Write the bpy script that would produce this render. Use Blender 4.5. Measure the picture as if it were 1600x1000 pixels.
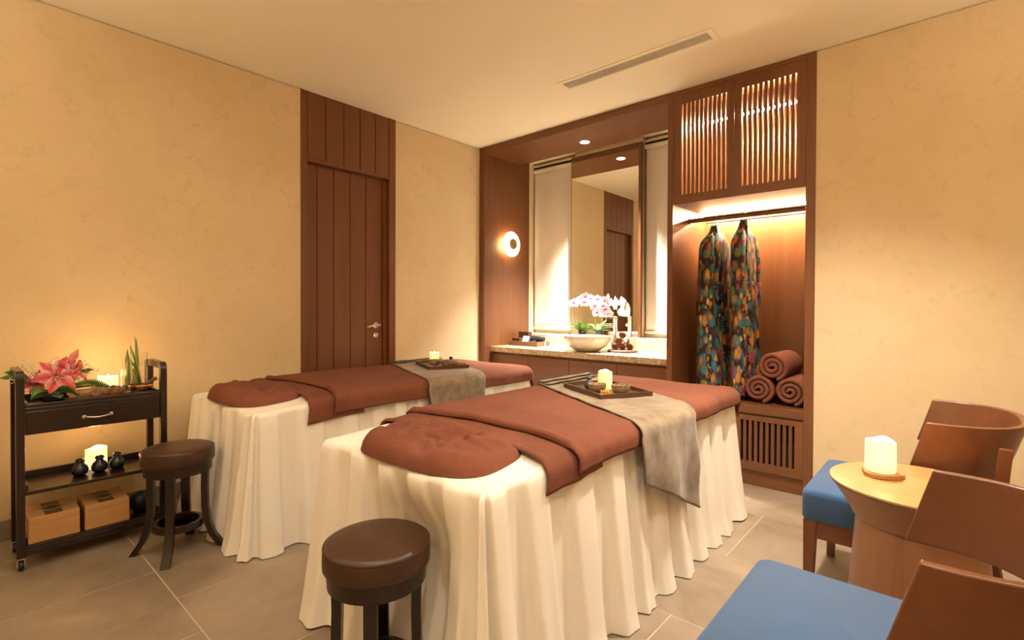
import bpy, math, random
from mathutils import Vector, Matrix, noise

# ------------------------------------------------------------------ reset
for o in list(bpy.data.objects): bpy.data.objects.remove(o, do_unlink=True)
scene = bpy.context.scene
COL = scene.collection
PI = math.pi
random.seed(7)

# ------------------------------------------------------------------ camera
def make_camera():
    f, yaw, pitch, roll = 785.711, 0.723481, 0.0107737, 0.00349696
    cd = bpy.data.cameras.new('camera'); co = bpy.data.objects.new('camera', cd); COL.objects.link(co)
    fw = Vector((-math.sin(yaw)*math.cos(pitch), math.cos(yaw)*math.cos(pitch), -math.sin(pitch)))
    rt = Vector((math.cos(yaw), math.sin(yaw), 0)); up = rt.cross(fw)
    r2 = rt*math.cos(roll) + up*math.sin(roll); u2 = r2.cross(fw)
    M = Matrix((r2, u2, -fw)).transposed().to_4x4(); M.translation = Vector((3.4976, -3.4800, 1.15134))
    co.matrix_world = M
    cd.sensor_width = 36; cd.sensor_fit = 'HORIZONTAL'; cd.lens = f/1600*36
    cd.shift_y = -10.683/1600; cd.clip_start = 0.02
    scene.camera = co
make_camera()

# ------------------------------------------------------------------ world, exposure
w = bpy.data.worlds.new('world'); scene.world = w; w.use_nodes = True
w.node_tree.nodes['Background'].inputs[0].default_value = (1, .8, .6, 1)
w.node_tree.nodes['Background'].inputs[1].default_value = 0.02
vs = scene.view_settings
vs.view_transform = 'Standard'; vs.look = 'None'; vs.gamma = 1; vs.use_curve_mapping = False
vs.exposure = 0.68

WARM = (1.0, .895, .75)
XR_, YF_ = 4.75, -4.65
# ceiling downlights: (x, y, watts, cone degrees); fixtures are built with build_downlight below
DOWNLIGHTS = [(0.95, -3.10, 5, 160), (2.05, -2.75, 24, 150), (3.02, -1.05, 230, 95), (3.25, -3.10, 50, 150), (3.9, -1.9, 40, 150)]
# added unseen uplighters that brighten the ceiling: (x, y, z, heading, watts)
ADDED_UPLIGHTS = [(XR_, -1.6, 1.75, PI, 75), (1.3, YF_, 1.75, PI/2, 75), (3.4, YF_, 1.75, PI/2, 75)]
H = 2.70

# ------------------------------------------------------------------ material helpers
def nodes_of(name):
    m = bpy.data.materials.new(name); m.use_nodes = True
    nt = m.node_tree; b = nt.nodes['Principled BSDF']
    return m, nt, b
def N(nt, t, **kw):
    n = nt.nodes.new(t)
    for k, v in kw.items():
        if k in n.inputs: n.inputs[k].default_value = v
        else: setattr(n, k, v)
    return n
def coords(nt, scale=(1,1,1), kind='Object', rot=(0,0,0)):
    tc = nt.nodes.new('ShaderNodeTexCoord'); mp = nt.nodes.new('ShaderNodeMapping')
    mp.inputs['Scale'].default_value = scale; mp.inputs['Rotation'].default_value = rot
    if kind == 'World':
        g = nt.nodes.new('ShaderNodeNewGeometry'); nt.links.new(g.outputs['Position'], mp.inputs['Vector'])
    else:
        nt.links.new(tc.outputs[kind], mp.inputs['Vector'])
    return mp.outputs['Vector']
def ramp(nt, fac, stops):
    r = nt.nodes.new('ShaderNodeValToRGB'); e = r.color_ramp.elements
    while len(e) < len(stops): e.new(.5)
    for el, (p, c) in zip(e, stops): el.position = p; el.color = (*c, 1)
    nt.links.new(fac, r.inputs['Fac']); return r.outputs['Color']
def bump(nt, b, fac, strength=.2, dist=.01):
    bp = nt.nodes.new('ShaderNodeBump'); bp.inputs['Strength'].default_value = strength; bp.inputs['Distance'].default_value = dist
    nt.links.new(fac, bp.inputs['Height']); nt.links.new(bp.outputs['Normal'], b.inputs['Normal'])

def plain(name, col, rough=.5, metal=0., **kw):
    m, nt, b = nodes_of(name)
    v = coords(nt, (1,1,1)); n = N(nt, 'ShaderNodeTexNoise', Scale=kw.get('scale', 14.), Detail=4.)
    nt.links.new(v, n.inputs['Vector'])
    k = kw.get('var', .12)
    c = ramp(nt, n.outputs['Fac'], [(.3, tuple(x*(1-k) for x in col)), (.7, tuple(min(1, x*(1+k)) for x in col))])
    nt.links.new(c, b.inputs['Base Color'])
    b.inputs['Roughness'].default_value = rough; b.inputs['Metallic'].default_value = metal
    if 'coat' in kw: b.inputs['Coat Weight'].default_value = kw['coat']
    if 'bump' in kw: bump(nt, b, n.outputs['Fac'], kw['bump'], .003)
    return m
def wood(name, dark, light, axis='z', rough=.4, freq=22., coat=0., contrast=1., kind='Object'):
    m, nt, b = nodes_of(name)
    s = {'x': (1.2, freq, freq), 'y': (freq, 1.2, freq), 'z': (freq, freq, 1.2)}[axis]
    v = coords(nt, s, kind)
    n1 = N(nt, 'ShaderNodeTexNoise', Scale=1.0, Detail=6., Roughness=.62, Distortion=.6); nt.links.new(v, n1.inputs['Vector'])
    s2 = tuple(x*.14 for x in s); v2 = coords(nt, s2, kind)
    n2 = N(nt, 'ShaderNodeTexNoise', Scale=1.0, Detail=2.); nt.links.new(v2, n2.inputs['Vector'])
    mx = N(nt, 'ShaderNodeMath', operation='MULTIPLY_ADD'); mx.inputs[1].default_value = .65
    nt.links.new(n1.outputs['Fac'], mx.inputs[0])
    ml = N(nt, 'ShaderNodeMath', operation='MULTIPLY'); ml.inputs[1].default_value = .35
    nt.links.new(n2.outputs['Fac'], ml.inputs[0]); nt.links.new(ml.outputs[0], mx.inputs[2])
    h = .22/contrast
    c = ramp(nt, mx.outputs[0], [(.5-h, dark), (.5+h, light)])
    nt.links.new(c, b.inputs['Base Color']); b.inputs['Roughness'].default_value = rough
    b.inputs['Coat Weight'].default_value = coat; b.inputs['Coat Roughness'].default_value = .15
    bump(nt, b, n1.outputs['Fac'], .06, .002)
    return m
def fabric(name, col, rough=.95, weave=600., var=.1, bstr=.25, nap=60., sheen=0., dist=.002):
    m, nt, b = nodes_of(name)
    v = coords(nt)
    n = N(nt, 'ShaderNodeTexNoise', Scale=nap, Detail=3.); nt.links.new(v, n.inputs['Vector'])
    n2 = N(nt, 'ShaderNodeTexNoise', Scale=5., Detail=3.); nt.links.new(v, n2.inputs['Vector'])
    ad = N(nt, 'ShaderNodeMath', operation='ADD'); nt.links.new(n.outputs['Fac'], ad.inputs[0]); nt.links.new(n2.outputs['Fac'], ad.inputs[1])
    hf = N(nt, 'ShaderNodeMath', operation='MULTIPLY'); hf.inputs[1].default_value = .5; nt.links.new(ad.outputs[0], hf.inputs[0])
    c = ramp(nt, hf.outputs[0], [(.32, tuple(x*(1-var) for x in col)), (.68, tuple(min(1, x*(1+var)) for x in col))])
    nt.links.new(c, b.inputs['Base Color']); b.inputs['Roughness'].default_value = rough
    b.inputs['Sheen Weight'].default_value = sheen; b.inputs['Specular IOR Level'].default_value = .2
    n3 = N(nt, 'ShaderNodeTexNoise', Scale=weave, Detail=2.); nt.links.new(v, n3.inputs['Vector'])
    bump(nt, b, n3.outputs['Fac'], bstr, dist)
    return m
def emit(name, col, strength, base=None):
    m, nt, b = nodes_of(name)
    b.inputs['Base Color'].default_value = (*(base or col), 1)
    b.inputs['Emission Color'].default_value = (*col, 1); b.inputs['Emission Strength'].default_value = strength
    b.inputs['Roughness'].default_value = .5
    return m

def plaster(name, c0, c1, c2):
    m, nt, b = nodes_of(name)
    v = coords(nt, (1,1,1), 'World')
    n = N(nt, 'ShaderNodeTexNoise', Scale=1.6, Detail=7., Roughness=.62, Distortion=.4); nt.links.new(v, n.inputs['Vector'])
    n2 = N(nt, 'ShaderNodeTexNoise', Scale=11., Detail=7., Roughness=.72, Distortion=.9); nt.links.new(v, n2.inputs['Vector'])
    base = ramp(nt, n.outputs['Fac'], [(.35, c0), (.62, c1)])
    spots = ramp(nt, n2.outputs['Fac'], [(.54, (0,0,0)), (.72, (1,1,1))])
    mx = N(nt, 'ShaderNodeMix', data_type='RGBA')
    nt.links.new(spots, mx.inputs['Factor']); nt.links.new(base, mx.inputs['A']); mx.inputs['B'].default_value = (*c2, 1)
    nt.links.new(mx.outputs['Result'], b.inputs['Base Color']); b.inputs['Roughness'].default_value = .85
    bump(nt, b, n2.outputs['Fac'], .06, .004)
    return m

M = {}
M['wall'] = plaster('limewash_plaster', (.64,.495,.295), (.695,.55,.345), (.595,.45,.26))
M['ceiling'] = plain('ceiling_paint', (.88,.80,.61), .9, var=.02, scale=2.)
M['grout'] = plain('grout', (.50,.41,.30), .9)
def tile_mat():
    m, nt, b = nodes_of('stone_tile')
    v = coords(nt, (1,1,1), 'World')
    n = N(nt, 'ShaderNodeTexNoise', Scale=2.6, Detail=8., Roughness=.62, Distortion=.5); nt.links.new(v, n.inputs['Vector'])
    oi = nt.nodes.new('ShaderNodeObjectInfo')
    md = N(nt, 'ShaderNodeMath', operation='MULTIPLY_ADD'); md.inputs[1].default_value = .10
    nt.links.new(oi.outputs['Random'], md.inputs[0]); nt.links.new(n.outputs['Fac'], md.inputs[2])
    c = ramp(nt, md.outputs[0], [(.36, (.20,.145,.098)), (.72, (.33,.255,.182))])
    nt.links.new(c, b.inputs['Base Color']); b.inputs['Roughness'].default_value = .48
    bump(nt, b, n.outputs['Fac'], .05, .004)
    return m
M['tile'] = tile_mat()
M['base'] = plain('skirting_stone', (.22,.17,.115), .6)
WD, WL = (.120,.042,.015), (.198,.074,.027)
M['wood_z'] = wood('veneer_vertical', WD, WL, 'z', .38)
M['wood_x'] = wood('veneer_along', WD, WL, 'x', .38)
M['wood_y'] = wood('veneer_deep', WD, WL, 'y', .38)
M['door'] = wood('door_wood', (.12,.039,.012), (.172,.058,.019), 'z', .45)
M['chair_x'] = wood('chair_wood_along', (.115,.038,.015), (.175,.060,.024), 'y', .32)
M['chair_z'] = wood('chair_wood_upright', (.115,.038,.015), (.175,.060,.024), 'z', .35)
M['table_z'] = wood('table_wood_upright', (.23,.092,.040), (.34,.155,.072), 'z', .4, freq=16., contrast=1.3)
M['table_top'] = wood('table_wood_top', (.40,.21,.075), (.50,.28,.105), 'x', .35)
M['dark'] = wood('dark_lacquer', (.009,.003,.0015), (.019,.006,.003), 'y', .28, coat=.25)
M['darkleg'] = wood('dark_stained_leg', (.008,.003,.0015), (.017,.006,.003), 'z', .32, coat=.15)
M['leather'] = plain('brown_leather', (.050,.019,.009), .40, var=.15, scale=40., bump=.12)
M['linen'] = fabric('cream_linen', (.83,.775,.69), .92, var=.02, bstr=.12)
M['terry'] = fabric('brown_terry', (.205,.072,.042), 1., weave=420., var=.18, nap=140., bstr=.8, sheen=.0, dist=.004)
M['velvet'] = fabric('grey_velour', (.225,.165,.108), .9, weave=500., var=.38, nap=20., bstr=.5, sheen=.25)
M['blue'] = fabric('blue_wool', (.045,.10,.21), .9, weave=700., var=.14, nap=190., bstr=.4, sheen=.2)
M['blind'] = fabric('blind_fabric', (.78,.72,.63), .8, weave=900., var=.02, bstr=.1)
M['cream'] = plain('cream_paint', (.74,.62,.42), .7, var=.03)
M['steel'] = plain('brushed_steel', (.62,.58,.53), .3, 1., var=.05)
M['rail'] = plain('bronze_rail', (.20,.12,.07), .4, .6)
M['bronze'] = plain('bronze_cap', (.30,.19,.09), .35, .7)
M['black'] = plain('black_rubber', (.012,.011,.010), .5)
M['dkslot'] = plain('dark_void', (.012,.007,.004), .9)
M['silver'] = plain('caster_metal', (.6,.58,.55), .3, 1.)
def mirror_mat():
    m, nt, b = nodes_of('mirror_glass')
    v = coords(nt); n = N(nt, 'ShaderNodeTexNoise', Scale=1.); nt.links.new(v, n.inputs['Vector'])
    c = ramp(nt, n.outputs['Fac'], [(.2, (.86,.84,.79)), (.8, (.88,.86,.81))]); nt.links.new(c, b.inputs['Base Color'])
    b.inputs['Metallic'].default_value = 1; b.inputs['Roughness'].default_value = .0
    return m
M['mirror'] = mirror_mat()
def glass_mat(name, col=(1,1,1), rough=.02):
    m, nt, b = nodes_of(name)
    b.inputs['Base Color'].default_value = (*col, 1); b.inputs['Transmission Weight'].default_value = 1
    b.inputs['Roughness'].default_value = rough; b.inputs['IOR'].default_value = 1.45
    return m
M['glass'] = glass_mat('clear_glass')
M['amber'] = glass_mat('amber_glass', (.75,.28,.05), .1)
def stone(name, c0, c1, scale, rough, c2=None):
    m, nt, b = nodes_of(name)
    v = coords(nt); n = N(nt, 'ShaderNodeTexNoise', Scale=scale, Detail=8., Roughness=.7, Distortion=.8); nt.links.new(v, n.inputs['Vector'])
    st = [(.38, c0), (.62, c1)] if not c2 else [(.34, c2), (.48, c0), (.66, c1)]
    c = ramp(nt, n.outputs['Fac'], st); nt.links.new(c, b.inputs['Base Color']); b.inputs['Roughness'].default_value = rough
    return m
M['granite'] = stone('speckled_granite', (.46,.33,.19), (.68,.55,.38), 55., .25, (.20,.12,.06))
M['marble'] = stone('cream_marble', (.78,.68,.52), (.88,.82,.70), 5., .2, (.60,.45,.28))
M['coco'] = stone('speckled_bowl', (.26,.17,.09), (.55,.42,.26), 110., .6, (.06,.03,.015))
M['paprika'] = plain('orange_spice', (.55,.22,.03), .9, scale=80., var=.5)
M['seeds'] = plain('dark_seeds', (.07,.035,.018), .9, scale=120., var=.6)
M['ceramic'] = plain('dark_glazed_ceramic', (.012,.016,.022), .2, var=.3)
M['bluejar'] = plain('blue_grey_ceramic', (.045,.065,.085), .35, var=.3)
M['copper'] = plain('copper_bowl', (.62,.32,.15), .25, 1., var=.15)
M['pine'] = wood('pale_pine_box', (.42,.20,.07), (.56,.30,.12), 'y', .5, freq=26.)
M['label'] = plain('brown_label', (.10,.04,.02), .5)
M['emblem'] = plain('pale_emblem', (.45,.32,.20), .5)
M['emblem_d'] = plain('dark_emblem', (.03,.018,.012), .5)
M['paper'] = plain('white_paper', (.9,.88,.84), .7, var=.02)
M['traywood'] = wood('tray_wood', (.055,.022,.011), (.10,.042,.02), 'x', .45)
M['walnut'] = wood('walnut_wood', (.13,.07,.04), (.22,.13,.075), 'x', .5)
M['barkslice'] = wood('wood_slice', (.35,.14,.045), (.55,.27,.10), 'x', .6)
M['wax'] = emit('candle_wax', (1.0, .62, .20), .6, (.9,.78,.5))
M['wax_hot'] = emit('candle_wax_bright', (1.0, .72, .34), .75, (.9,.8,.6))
M['flame'] = emit('flame', (1.0, .80, .42), 30.)
M['led'] = emit('led_strip', (1.0, .76, .45), 330.)
M['led_top'] = emit('led_strip_cabinet', (1.0, .76, .45), 600.)
M['lens'] = emit('downlight_lens', (1.0, .90, .72), 30.)
M['bulb'] = emit('sconce_bulb', (1.0, .74, .36), 40.)
M['sconceglass'] = emit('sconce_glass', (1.0, .72, .35), 2.0, (.9,.8,.6))
M['pinkpetal'] = None
def petal_mat(name, edge, mid):
    m, nt, b = nodes_of(name)
    v = coords(nt, (1,1,1), 'Generated'); sp = nt.nodes.new('ShaderNodeSeparateXYZ'); nt.links.new(v, sp.inputs[0])
    a = N(nt, 'ShaderNodeMath', operation='SUBTRACT'); a.inputs[1].default_value = .5; nt.links.new(sp.outputs['Y'], a.inputs[0])
    ab = N(nt, 'ShaderNodeMath', operation='ABSOLUTE'); nt.links.new(a.outputs[0], ab.inputs[0])
    c = ramp(nt, ab.outputs[0], [(.05, mid), (.40, tuple((x+y)/2 for x, y in zip(edge, mid))), (.5, edge)])
    nt.links.new(c, b.inputs['Base Color']); b.inputs['Roughness'].default_value = .5
    b.inputs['Subsurface Weight'].default_value = .0
    return m
M['lily'] = petal_mat('lily_petal', (.86,.56,.50), (.62,.035,.05))
M['bud'] = plain('lily_bud', (.75,.22,.20), .5, var=.3)
M['stamen'] = plain('stamen', (.35,.12,.03), .7)
M['leaf'] = plain('green_leaf', (.05,.14,.03), .45, var=.4)
M['fern'] = plain('fern_green', (.09,.20,.03), .6, var=.4)
M['filler'] = plain('filler_blossom', (.75,.62,.52), .8)
M['twig'] = plain('twig', (.16,.10,.04), .8)
def stripe_leaf():
    m, nt, b = nodes_of('striped_leaf')
    v = coords(nt, (1,1,1), 'Generated'); sp = nt.nodes.new('ShaderNodeSeparateXYZ'); nt.links.new(v, sp.inputs[0])
    c = ramp(nt, sp.outputs['X'], [(.10, (.55,.50,.12)), (.22, (.10,.20,.05)), (.5, (.20,.30,.08)), (.78, (.10,.20,.05)), (.9, (.55,.50,.12))])
    nt.links.new(c, b.inputs['Base Color']); b.inputs['Roughness'].default_value = .45
    return m
M['stripeleaf'] = stripe_leaf()
M['orchid'] = plain('orchid_white', (.86,.78,.80), .5, var=.05)
M['lip'] = plain('orchid_lip', (.72,.03,.30), .5)
M['orchidleaf'] = plain('orchid_leaf', (.09,.20,.03), .4, var=.4)
M['stem'] = plain('orchid_stem', (.16,.18,.05), .6)
M['herb'] = plain('dried_herb', (.22,.10,.045), .9, scale=70., var=.5, bump=.5)
M['sack'] = plain('cloth_sack', (.34,.20,.10), .95, scale=40., var=.3)
M['plum'] = plain('white_flower', (.85,.80,.68), .6)
M['yellow'] = plain('flower_heart', (.80,.50,.03), .6)
def print_mat():
    m, nt, b = nodes_of('leaf_print_fabric')
    def layer(scale, rot, seed, thr, cols, squash):
        v = coords(nt, (scale, scale, scale*squash), 'Object', rot)
        mv = N(nt, 'ShaderNodeVectorMath', operation='ADD'); mv.inputs[1].default_value = (seed, seed*.7, seed*1.3)
        nt.links.new(v, mv.inputs[0])
        vo = N(nt, 'ShaderNodeTexVoronoi', Scale=1.0); vo.distance = 'EUCLIDEAN'; nt.links.new(mv.outputs[0], vo.inputs['Vector'])
        wv = N(nt, 'ShaderNodeTexWave', Scale=2.6, Distortion=3.0, Detail=1.); nt.links.new(mv.outputs[0], wv.inputs['Vector'])
        sb = N(nt, 'ShaderNodeMath', operation='MULTIPLY_ADD'); sb.inputs[1].default_value = .20
        nt.links.new(wv.outputs['Fac'], sb.inputs[0]); nt.links.new(vo.outputs['Distance'], sb.inputs[2])
        mask = N(nt, 'ShaderNodeMath', operation='LESS_THAN'); mask.inputs[1].default_value = thr; nt.links.new(sb.outputs[0], mask.inputs[0])
        sp = nt.nodes.new('ShaderNodeSeparateColor'); nt.links.new(vo.outputs['Color'], sp.inputs[0])
        r = nt.nodes.new('ShaderNodeValToRGB'); r.color_ramp.interpolation = 'CONSTANT'
        e = r.color_ramp.elements
        while len(e) < len(cols): e.new(.5)
        for i, (el, c) in enumerate(zip(e, cols)): el.position = i/len(cols); el.color = (*c, 1)
        nt.links.new(sp.outputs[0], r.inputs['Fac'])
        return mask.outputs[0], r.outputs['Color']
    ORG, TEAL, BLU, MAG, OL, BRN, GRY = (.46,.17,.02), (.03,.125,.125), (.010,.14,.27), (.30,.008,.10), (.15,.13,.04), (.05,.016,.012), (.08,.085,.08)
    m1, c1 = layer(19, (.4,.2,.6), 3.1, .62, [TEAL, BRN, GRY, OL, TEAL, BRN], .75)
    m2, c2 = layer(24, (-.7,.5,.2), 9.7, .50, [ORG, TEAL, ORG, BLU, OL, ORG, MAG], .42)
    m3, c3 = layer(32, (.9,-.4,.1), 5.3, .40, [ORG, BLU, (.55,.34,.10), TEAL, MAG, ORG], .45)
    base = (.006,.004,.004, 1); prev = None
    for mk, cc in ((m1,c1),(m2,c2),(m3,c3)):
        mx = N(nt, 'ShaderNodeMix', data_type='RGBA'); nt.links.new(mk, mx.inputs['Factor']); nt.links.new(cc, mx.inputs['B'])
        if prev is None: mx.inputs['A'].default_value = base
        else: nt.links.new(prev, mx.inputs['A'])
        prev = mx.outputs['Result']
    nt.links.new(prev, b.inputs['Base Color']); b.inputs['Roughness'].default_value = .7
    return m
M['print'] = print_mat()

# ------------------------------------------------------------------ mesh helpers
def add(o, parent=None):
    COL.objects.link(o)
    if parent is not None: o.parent = parent
    return o
def thing(name, label=None, cat=None, loc=(0,0,0), rz=0., group=None):
    o = bpy.data.objects.new(name, None); o.empty_display_size = .1
    o.location = loc; o.rotation_euler = (0, 0, rz); add(o)
    if label: tag(o, label, cat, group)
    return o
def tag(o, label, cat, group=None):
    o['label'] = label; o['category'] = cat
    if group: o['group'] = group
    return o
def struct(o, label=None):
    o['kind'] = 'structure'
    if label: o['label'] = label
    return o
class MB:
    def __init__(s): s.v = []; s.f = []
    def off(s): return len(s.v)
    def box(s, x0, x1, y0, y1, z0, z1):
        o = s.off()
        s.v += [(x0,y0,z0),(x1,y0,z0),(x1,y1,z0),(x0,y1,z0),(x0,y0,z1),(x1,y0,z1),(x1,y1,z1),(x0,y1,z1)]
        s.f += [tuple(o+i for i in q) for q in ((0,3,2,1),(4,5,6,7),(0,1,5,4),(1,2,6,5),(2,3,7,6),(3,0,4,7))]
        return s
    def hexa(s, pts):
        o = s.off(); s.v += [tuple(p) for p in pts]
        s.f += [tuple(o+i for i in q) for q in ((0,3,2,1),(4,5,6,7),(0,1,5,4),(1,2,6,5),(2,3,7,6),(3,0,4,7))]
        return s
    def grid(s, nu, nv, fn, cu=False, cv=False):
        o = s.off()
        for j in range(nv):
            for i in range(nu): s.v.append(tuple(fn(i/(nu if cu else nu-1), j/(nv if cv else nv-1))))
        for j in range(nv if cv else nv-1):
            for i in range(nu if cu else nu-1):
                a, b2 = o+j*nu+i, o+j*nu+(i+1) % nu
                k = (j+1) % nv
                s.f.append((a, b2, o+k*nu+(i+1) % nu, o+k*nu+i))
        return s
    def lathe(s, prof, n=32, c=(0,0,0), wob=None):
        o = s.off(); m = len(prof)
        for (r, z) in prof:
            for i in range(n):
                a = 2*PI*i/n; rr = r*(1+(wob(a, z) if wob else 0))
                s.v.append((c[0]+rr*math.cos(a), c[1]+rr*math.sin(a), c[2]+z))
        for j in range(m-1):
            for i in range(n):
                s.f.append((o+j*n+i, o+j*n+(i+1) % n, o+(j+1)*n+(i+1) % n, o+(j+1)*n+i))
        if prof[0][0] > 1e-6: s.f.append(tuple(o+i for i in range(n))[::-1])
        if prof[-1][0] > 1e-6: s.f.append(tuple(o+(m-1)*n+i for i in range(n)))
        return s
    def tube(s, path, r, n=10, cap=True):
        P = [Vector(p) for p in path]; o = s.off()
        rad = r if callable(r) else (lambda t: r)
        up = None
        for i, p in enumerate(P):
            t = (P[min(i+1, len(P)-1)] - P[max(i-1, 0)]).normalized()
            if up is None: up = t.orthogonal().normalized()
            up = (up - t*up.dot(t)).normalized(); sd = t.cross(up)
            R = rad(i/(len(P)-1))
            for k in range(n):
                a = 2*PI*k/n; q = p + (up*math.cos(a) + sd*math.sin(a))*R; s.v.append(tuple(q))
        for i in range(len(P)-1):
            for k in range(n):
                s.f.append((o+i*n+k, o+i*n+(k+1) % n, o+(i+1)*n+(k+1) % n, o+(i+1)*n+k))
        if cap:
            s.f.append(tuple(o+k for k in range(n))[::-1]); e = o+(len(P)-1)*n
            s.f.append(tuple(e+k for k in range(n)))
        return s
    def prism(s, poly, z0, z1, M4=None):
        o = s.off(); n = len(poly)
        for z in (z0, z1):
            for (x, y) in poly:
                p = Vector((x, y, z)); p = M4 @ p if M4 else p; s.v.append(tuple(p))
        for i in range(n): s.f.append((o+i, o+(i+1) % n, o+n+(i+1) % n, o+n+i))
        s.f.append(tuple(o+i for i in range(n))[::-1]); s.f.append(tuple(o+n+i for i in range(n)))
        return s
    def xf(s, M4, start=0):
        for i in range(start, len(s.v)): s.v[i] = tuple(M4 @ Vector(s.v[i]))
        return s
    def mesh(s, name, mat, smooth=False, ang=40):
        me = bpy.data.meshes.new(name); me.from_pydata(s.v, [], s.f); me.validate(); me.update()
        import bmesh
        bm = bmesh.new(); bm.from_mesh(me); bmesh.ops.recalc_face_normals(bm, faces=bm.faces); bm.to_mesh(me); bm.free()
        if mat: me.materials.append(mat)
        if smooth:
            me.polygons.foreach_set('use_smooth', [True]*len(me.polygons)); me.set_sharp_from_angle(angle=math.radians(ang))
        return me
    def build(s, name, mat, parent=None, smooth=False, bevel=0., seg=2, solid=0., sub=0, ang=40, loc=None, rot=None):
        o = bpy.data.objects.new(name, s.mesh(name, mat, smooth, ang)); add(o, parent)
        if loc: o.location = loc
        if rot: o.rotation_euler = rot
        if solid:
            m = o.modifiers.new('solid', 'SOLIDIFY'); m.thickness = solid; m.offset = 1
        if bevel:
            m = o.modifiers.new('bevel', 'BEVEL'); m.width = bevel; m.segments = seg; m.limit_method = 'ANGLE'; m.angle_limit = .6
            o.data.polygons.foreach_set('use_smooth', [True]*len(o.data.polygons)) if smooth else None
        if sub:
            m = o.modifiers.new('sub', 'SUBSURF'); m.levels = sub; m.render_levels = sub
        return o
def box(name, mat, parent, x0, x1, y0, y1, z0, z1, bevel=.003):
    return MB().box(x0, x1, y0, y1, z0, z1).build(name, mat, parent, bevel=bevel)
def copy_tree(o, parent=None):
    c = o.copy(); COL.objects.link(c); c.parent = parent
    for ch in o.children: copy_tree(ch, c)
    return c
def sstep(a, b, x):
    t = max(0., min(1., (x-a)/(b-a))); return t*t*(3-2*t)
def nz(x, y, z=0.): return noise.noise(Vector((x, y, z)))
def rrect(hx, hy, r, n=6):
    p = []
    for cx, cy, a0 in ((hx-r, hy-r, 0), (-hx+r, hy-r, PI/2), (-hx+r, -hy+r, PI), (hx-r, -hy+r, 1.5*PI)):
        for i in range(n+1):
            a = a0+PI/2*i/n; p.append((cx+r*math.cos(a), cy+r*math.sin(a)))
    return p

# ------------------------------------------------------------------ the setting
XR, YF = 4.75, -4.65        # far right wall, wall behind the camera
def build_room():
    fl = struct(MB().box(-.1, XR+.1, YF-.1, .85, -.12, -.0012).build('floor', M['grout']), 'large format greige stone tiles with pale grout joints')
    T = .601; g = .0012
    rows = [-2.875+T*k for k in range(-3, 6)]
    full = None
    for k, y0 in enumerate(rows):
        par = (k-3) % 2          # row -2.875.. has joints at 1.206
        xs0 = .902 + (T/2 if par == 0 else 0) - 2*T
        for j in range(12):
            a, b = xs0+j*T, xs0+(j+1)*T
            xa, xb, ya, yb = max(a, 0), min(b, XR), max(y0, YF), min(y0+T, .06)
            if xb-xa < .02 or yb-ya < .02: continue
            whole = xb-xa > T-1e-4 and yb-ya > T-1e-4
            cx, cy = (xa+xb)/2, (ya+yb)/2; hx, hy = (xb-xa)/2-g, (yb-ya)/2-g
            if whole and full:
                o = bpy.data.objects.new('tile', full); add(o, fl)
            else:
                b_ = .0015
                mb = MB(); P = []
                mb.hexa([(-hx,-hy,-.008),(hx,-hy,-.008),(hx,hy,-.008),(-hx,hy,-.008),(-hx+b_,-hy+b_,0),(hx-b_,-hy+b_,0),(hx-b_,hy-b_,0),(-hx+b_,hy-b_,0)])
                o = mb.build('tile', M['tile'], fl)
                if whole: full = o.data
            o.location = (cx, cy, 0)
    struct(MB().box(-.1, XR+.1, YF-.1, .85, H, H+.1).build('ceiling', M['ceiling']), 'smooth cream painted ceiling')
    g = .007
    wl = MB()
    for a, b in ((YF-.1, -1.793), (-.987, .0)):
        wl.box(-.1, 0, a, b, 0, H-g); wl.box(-.1, -.012, a, b, H-g, H)
    wl.box(-.1, 0, 0, .85, 0, H)
    wl.box(-.12, -.075, -1.8, -.98, 0, H)
    struct(wl.build('wall_left', M['wall']), 'warm limewashed plaster wall with the timber door')
    wb = MB(); wb.box(2.857, XR+.1, 0, .1, 0, H-g); wb.box(2.857, XR+.1, .012, .1, H-g, H)
    struct(wb.build('wall_back', M['wall']), 'warm limewashed plaster wall behind the two chairs')
    struct(MB().box(XR, XR+.1, YF, 0, 0, H).build('wall_right', M['wall']))
    struct(MB().box(0, XR, YF-.1, YF, 0, H).build('wall_front', M['wall']))
    struct(box('baseboard_left', M['base'], None, 0.0005, .012, YF, -1.795, 0, .098, .002))
    struct(box('baseboard_left', M['base'], None, 0.0005, .012, -.985, -.001, 0, .098, .002))
    struct(box('baseboard_back', M['base'], None, 2.86, XR, -.012, -.0005, 0, .098, .002))
build_room()

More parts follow.
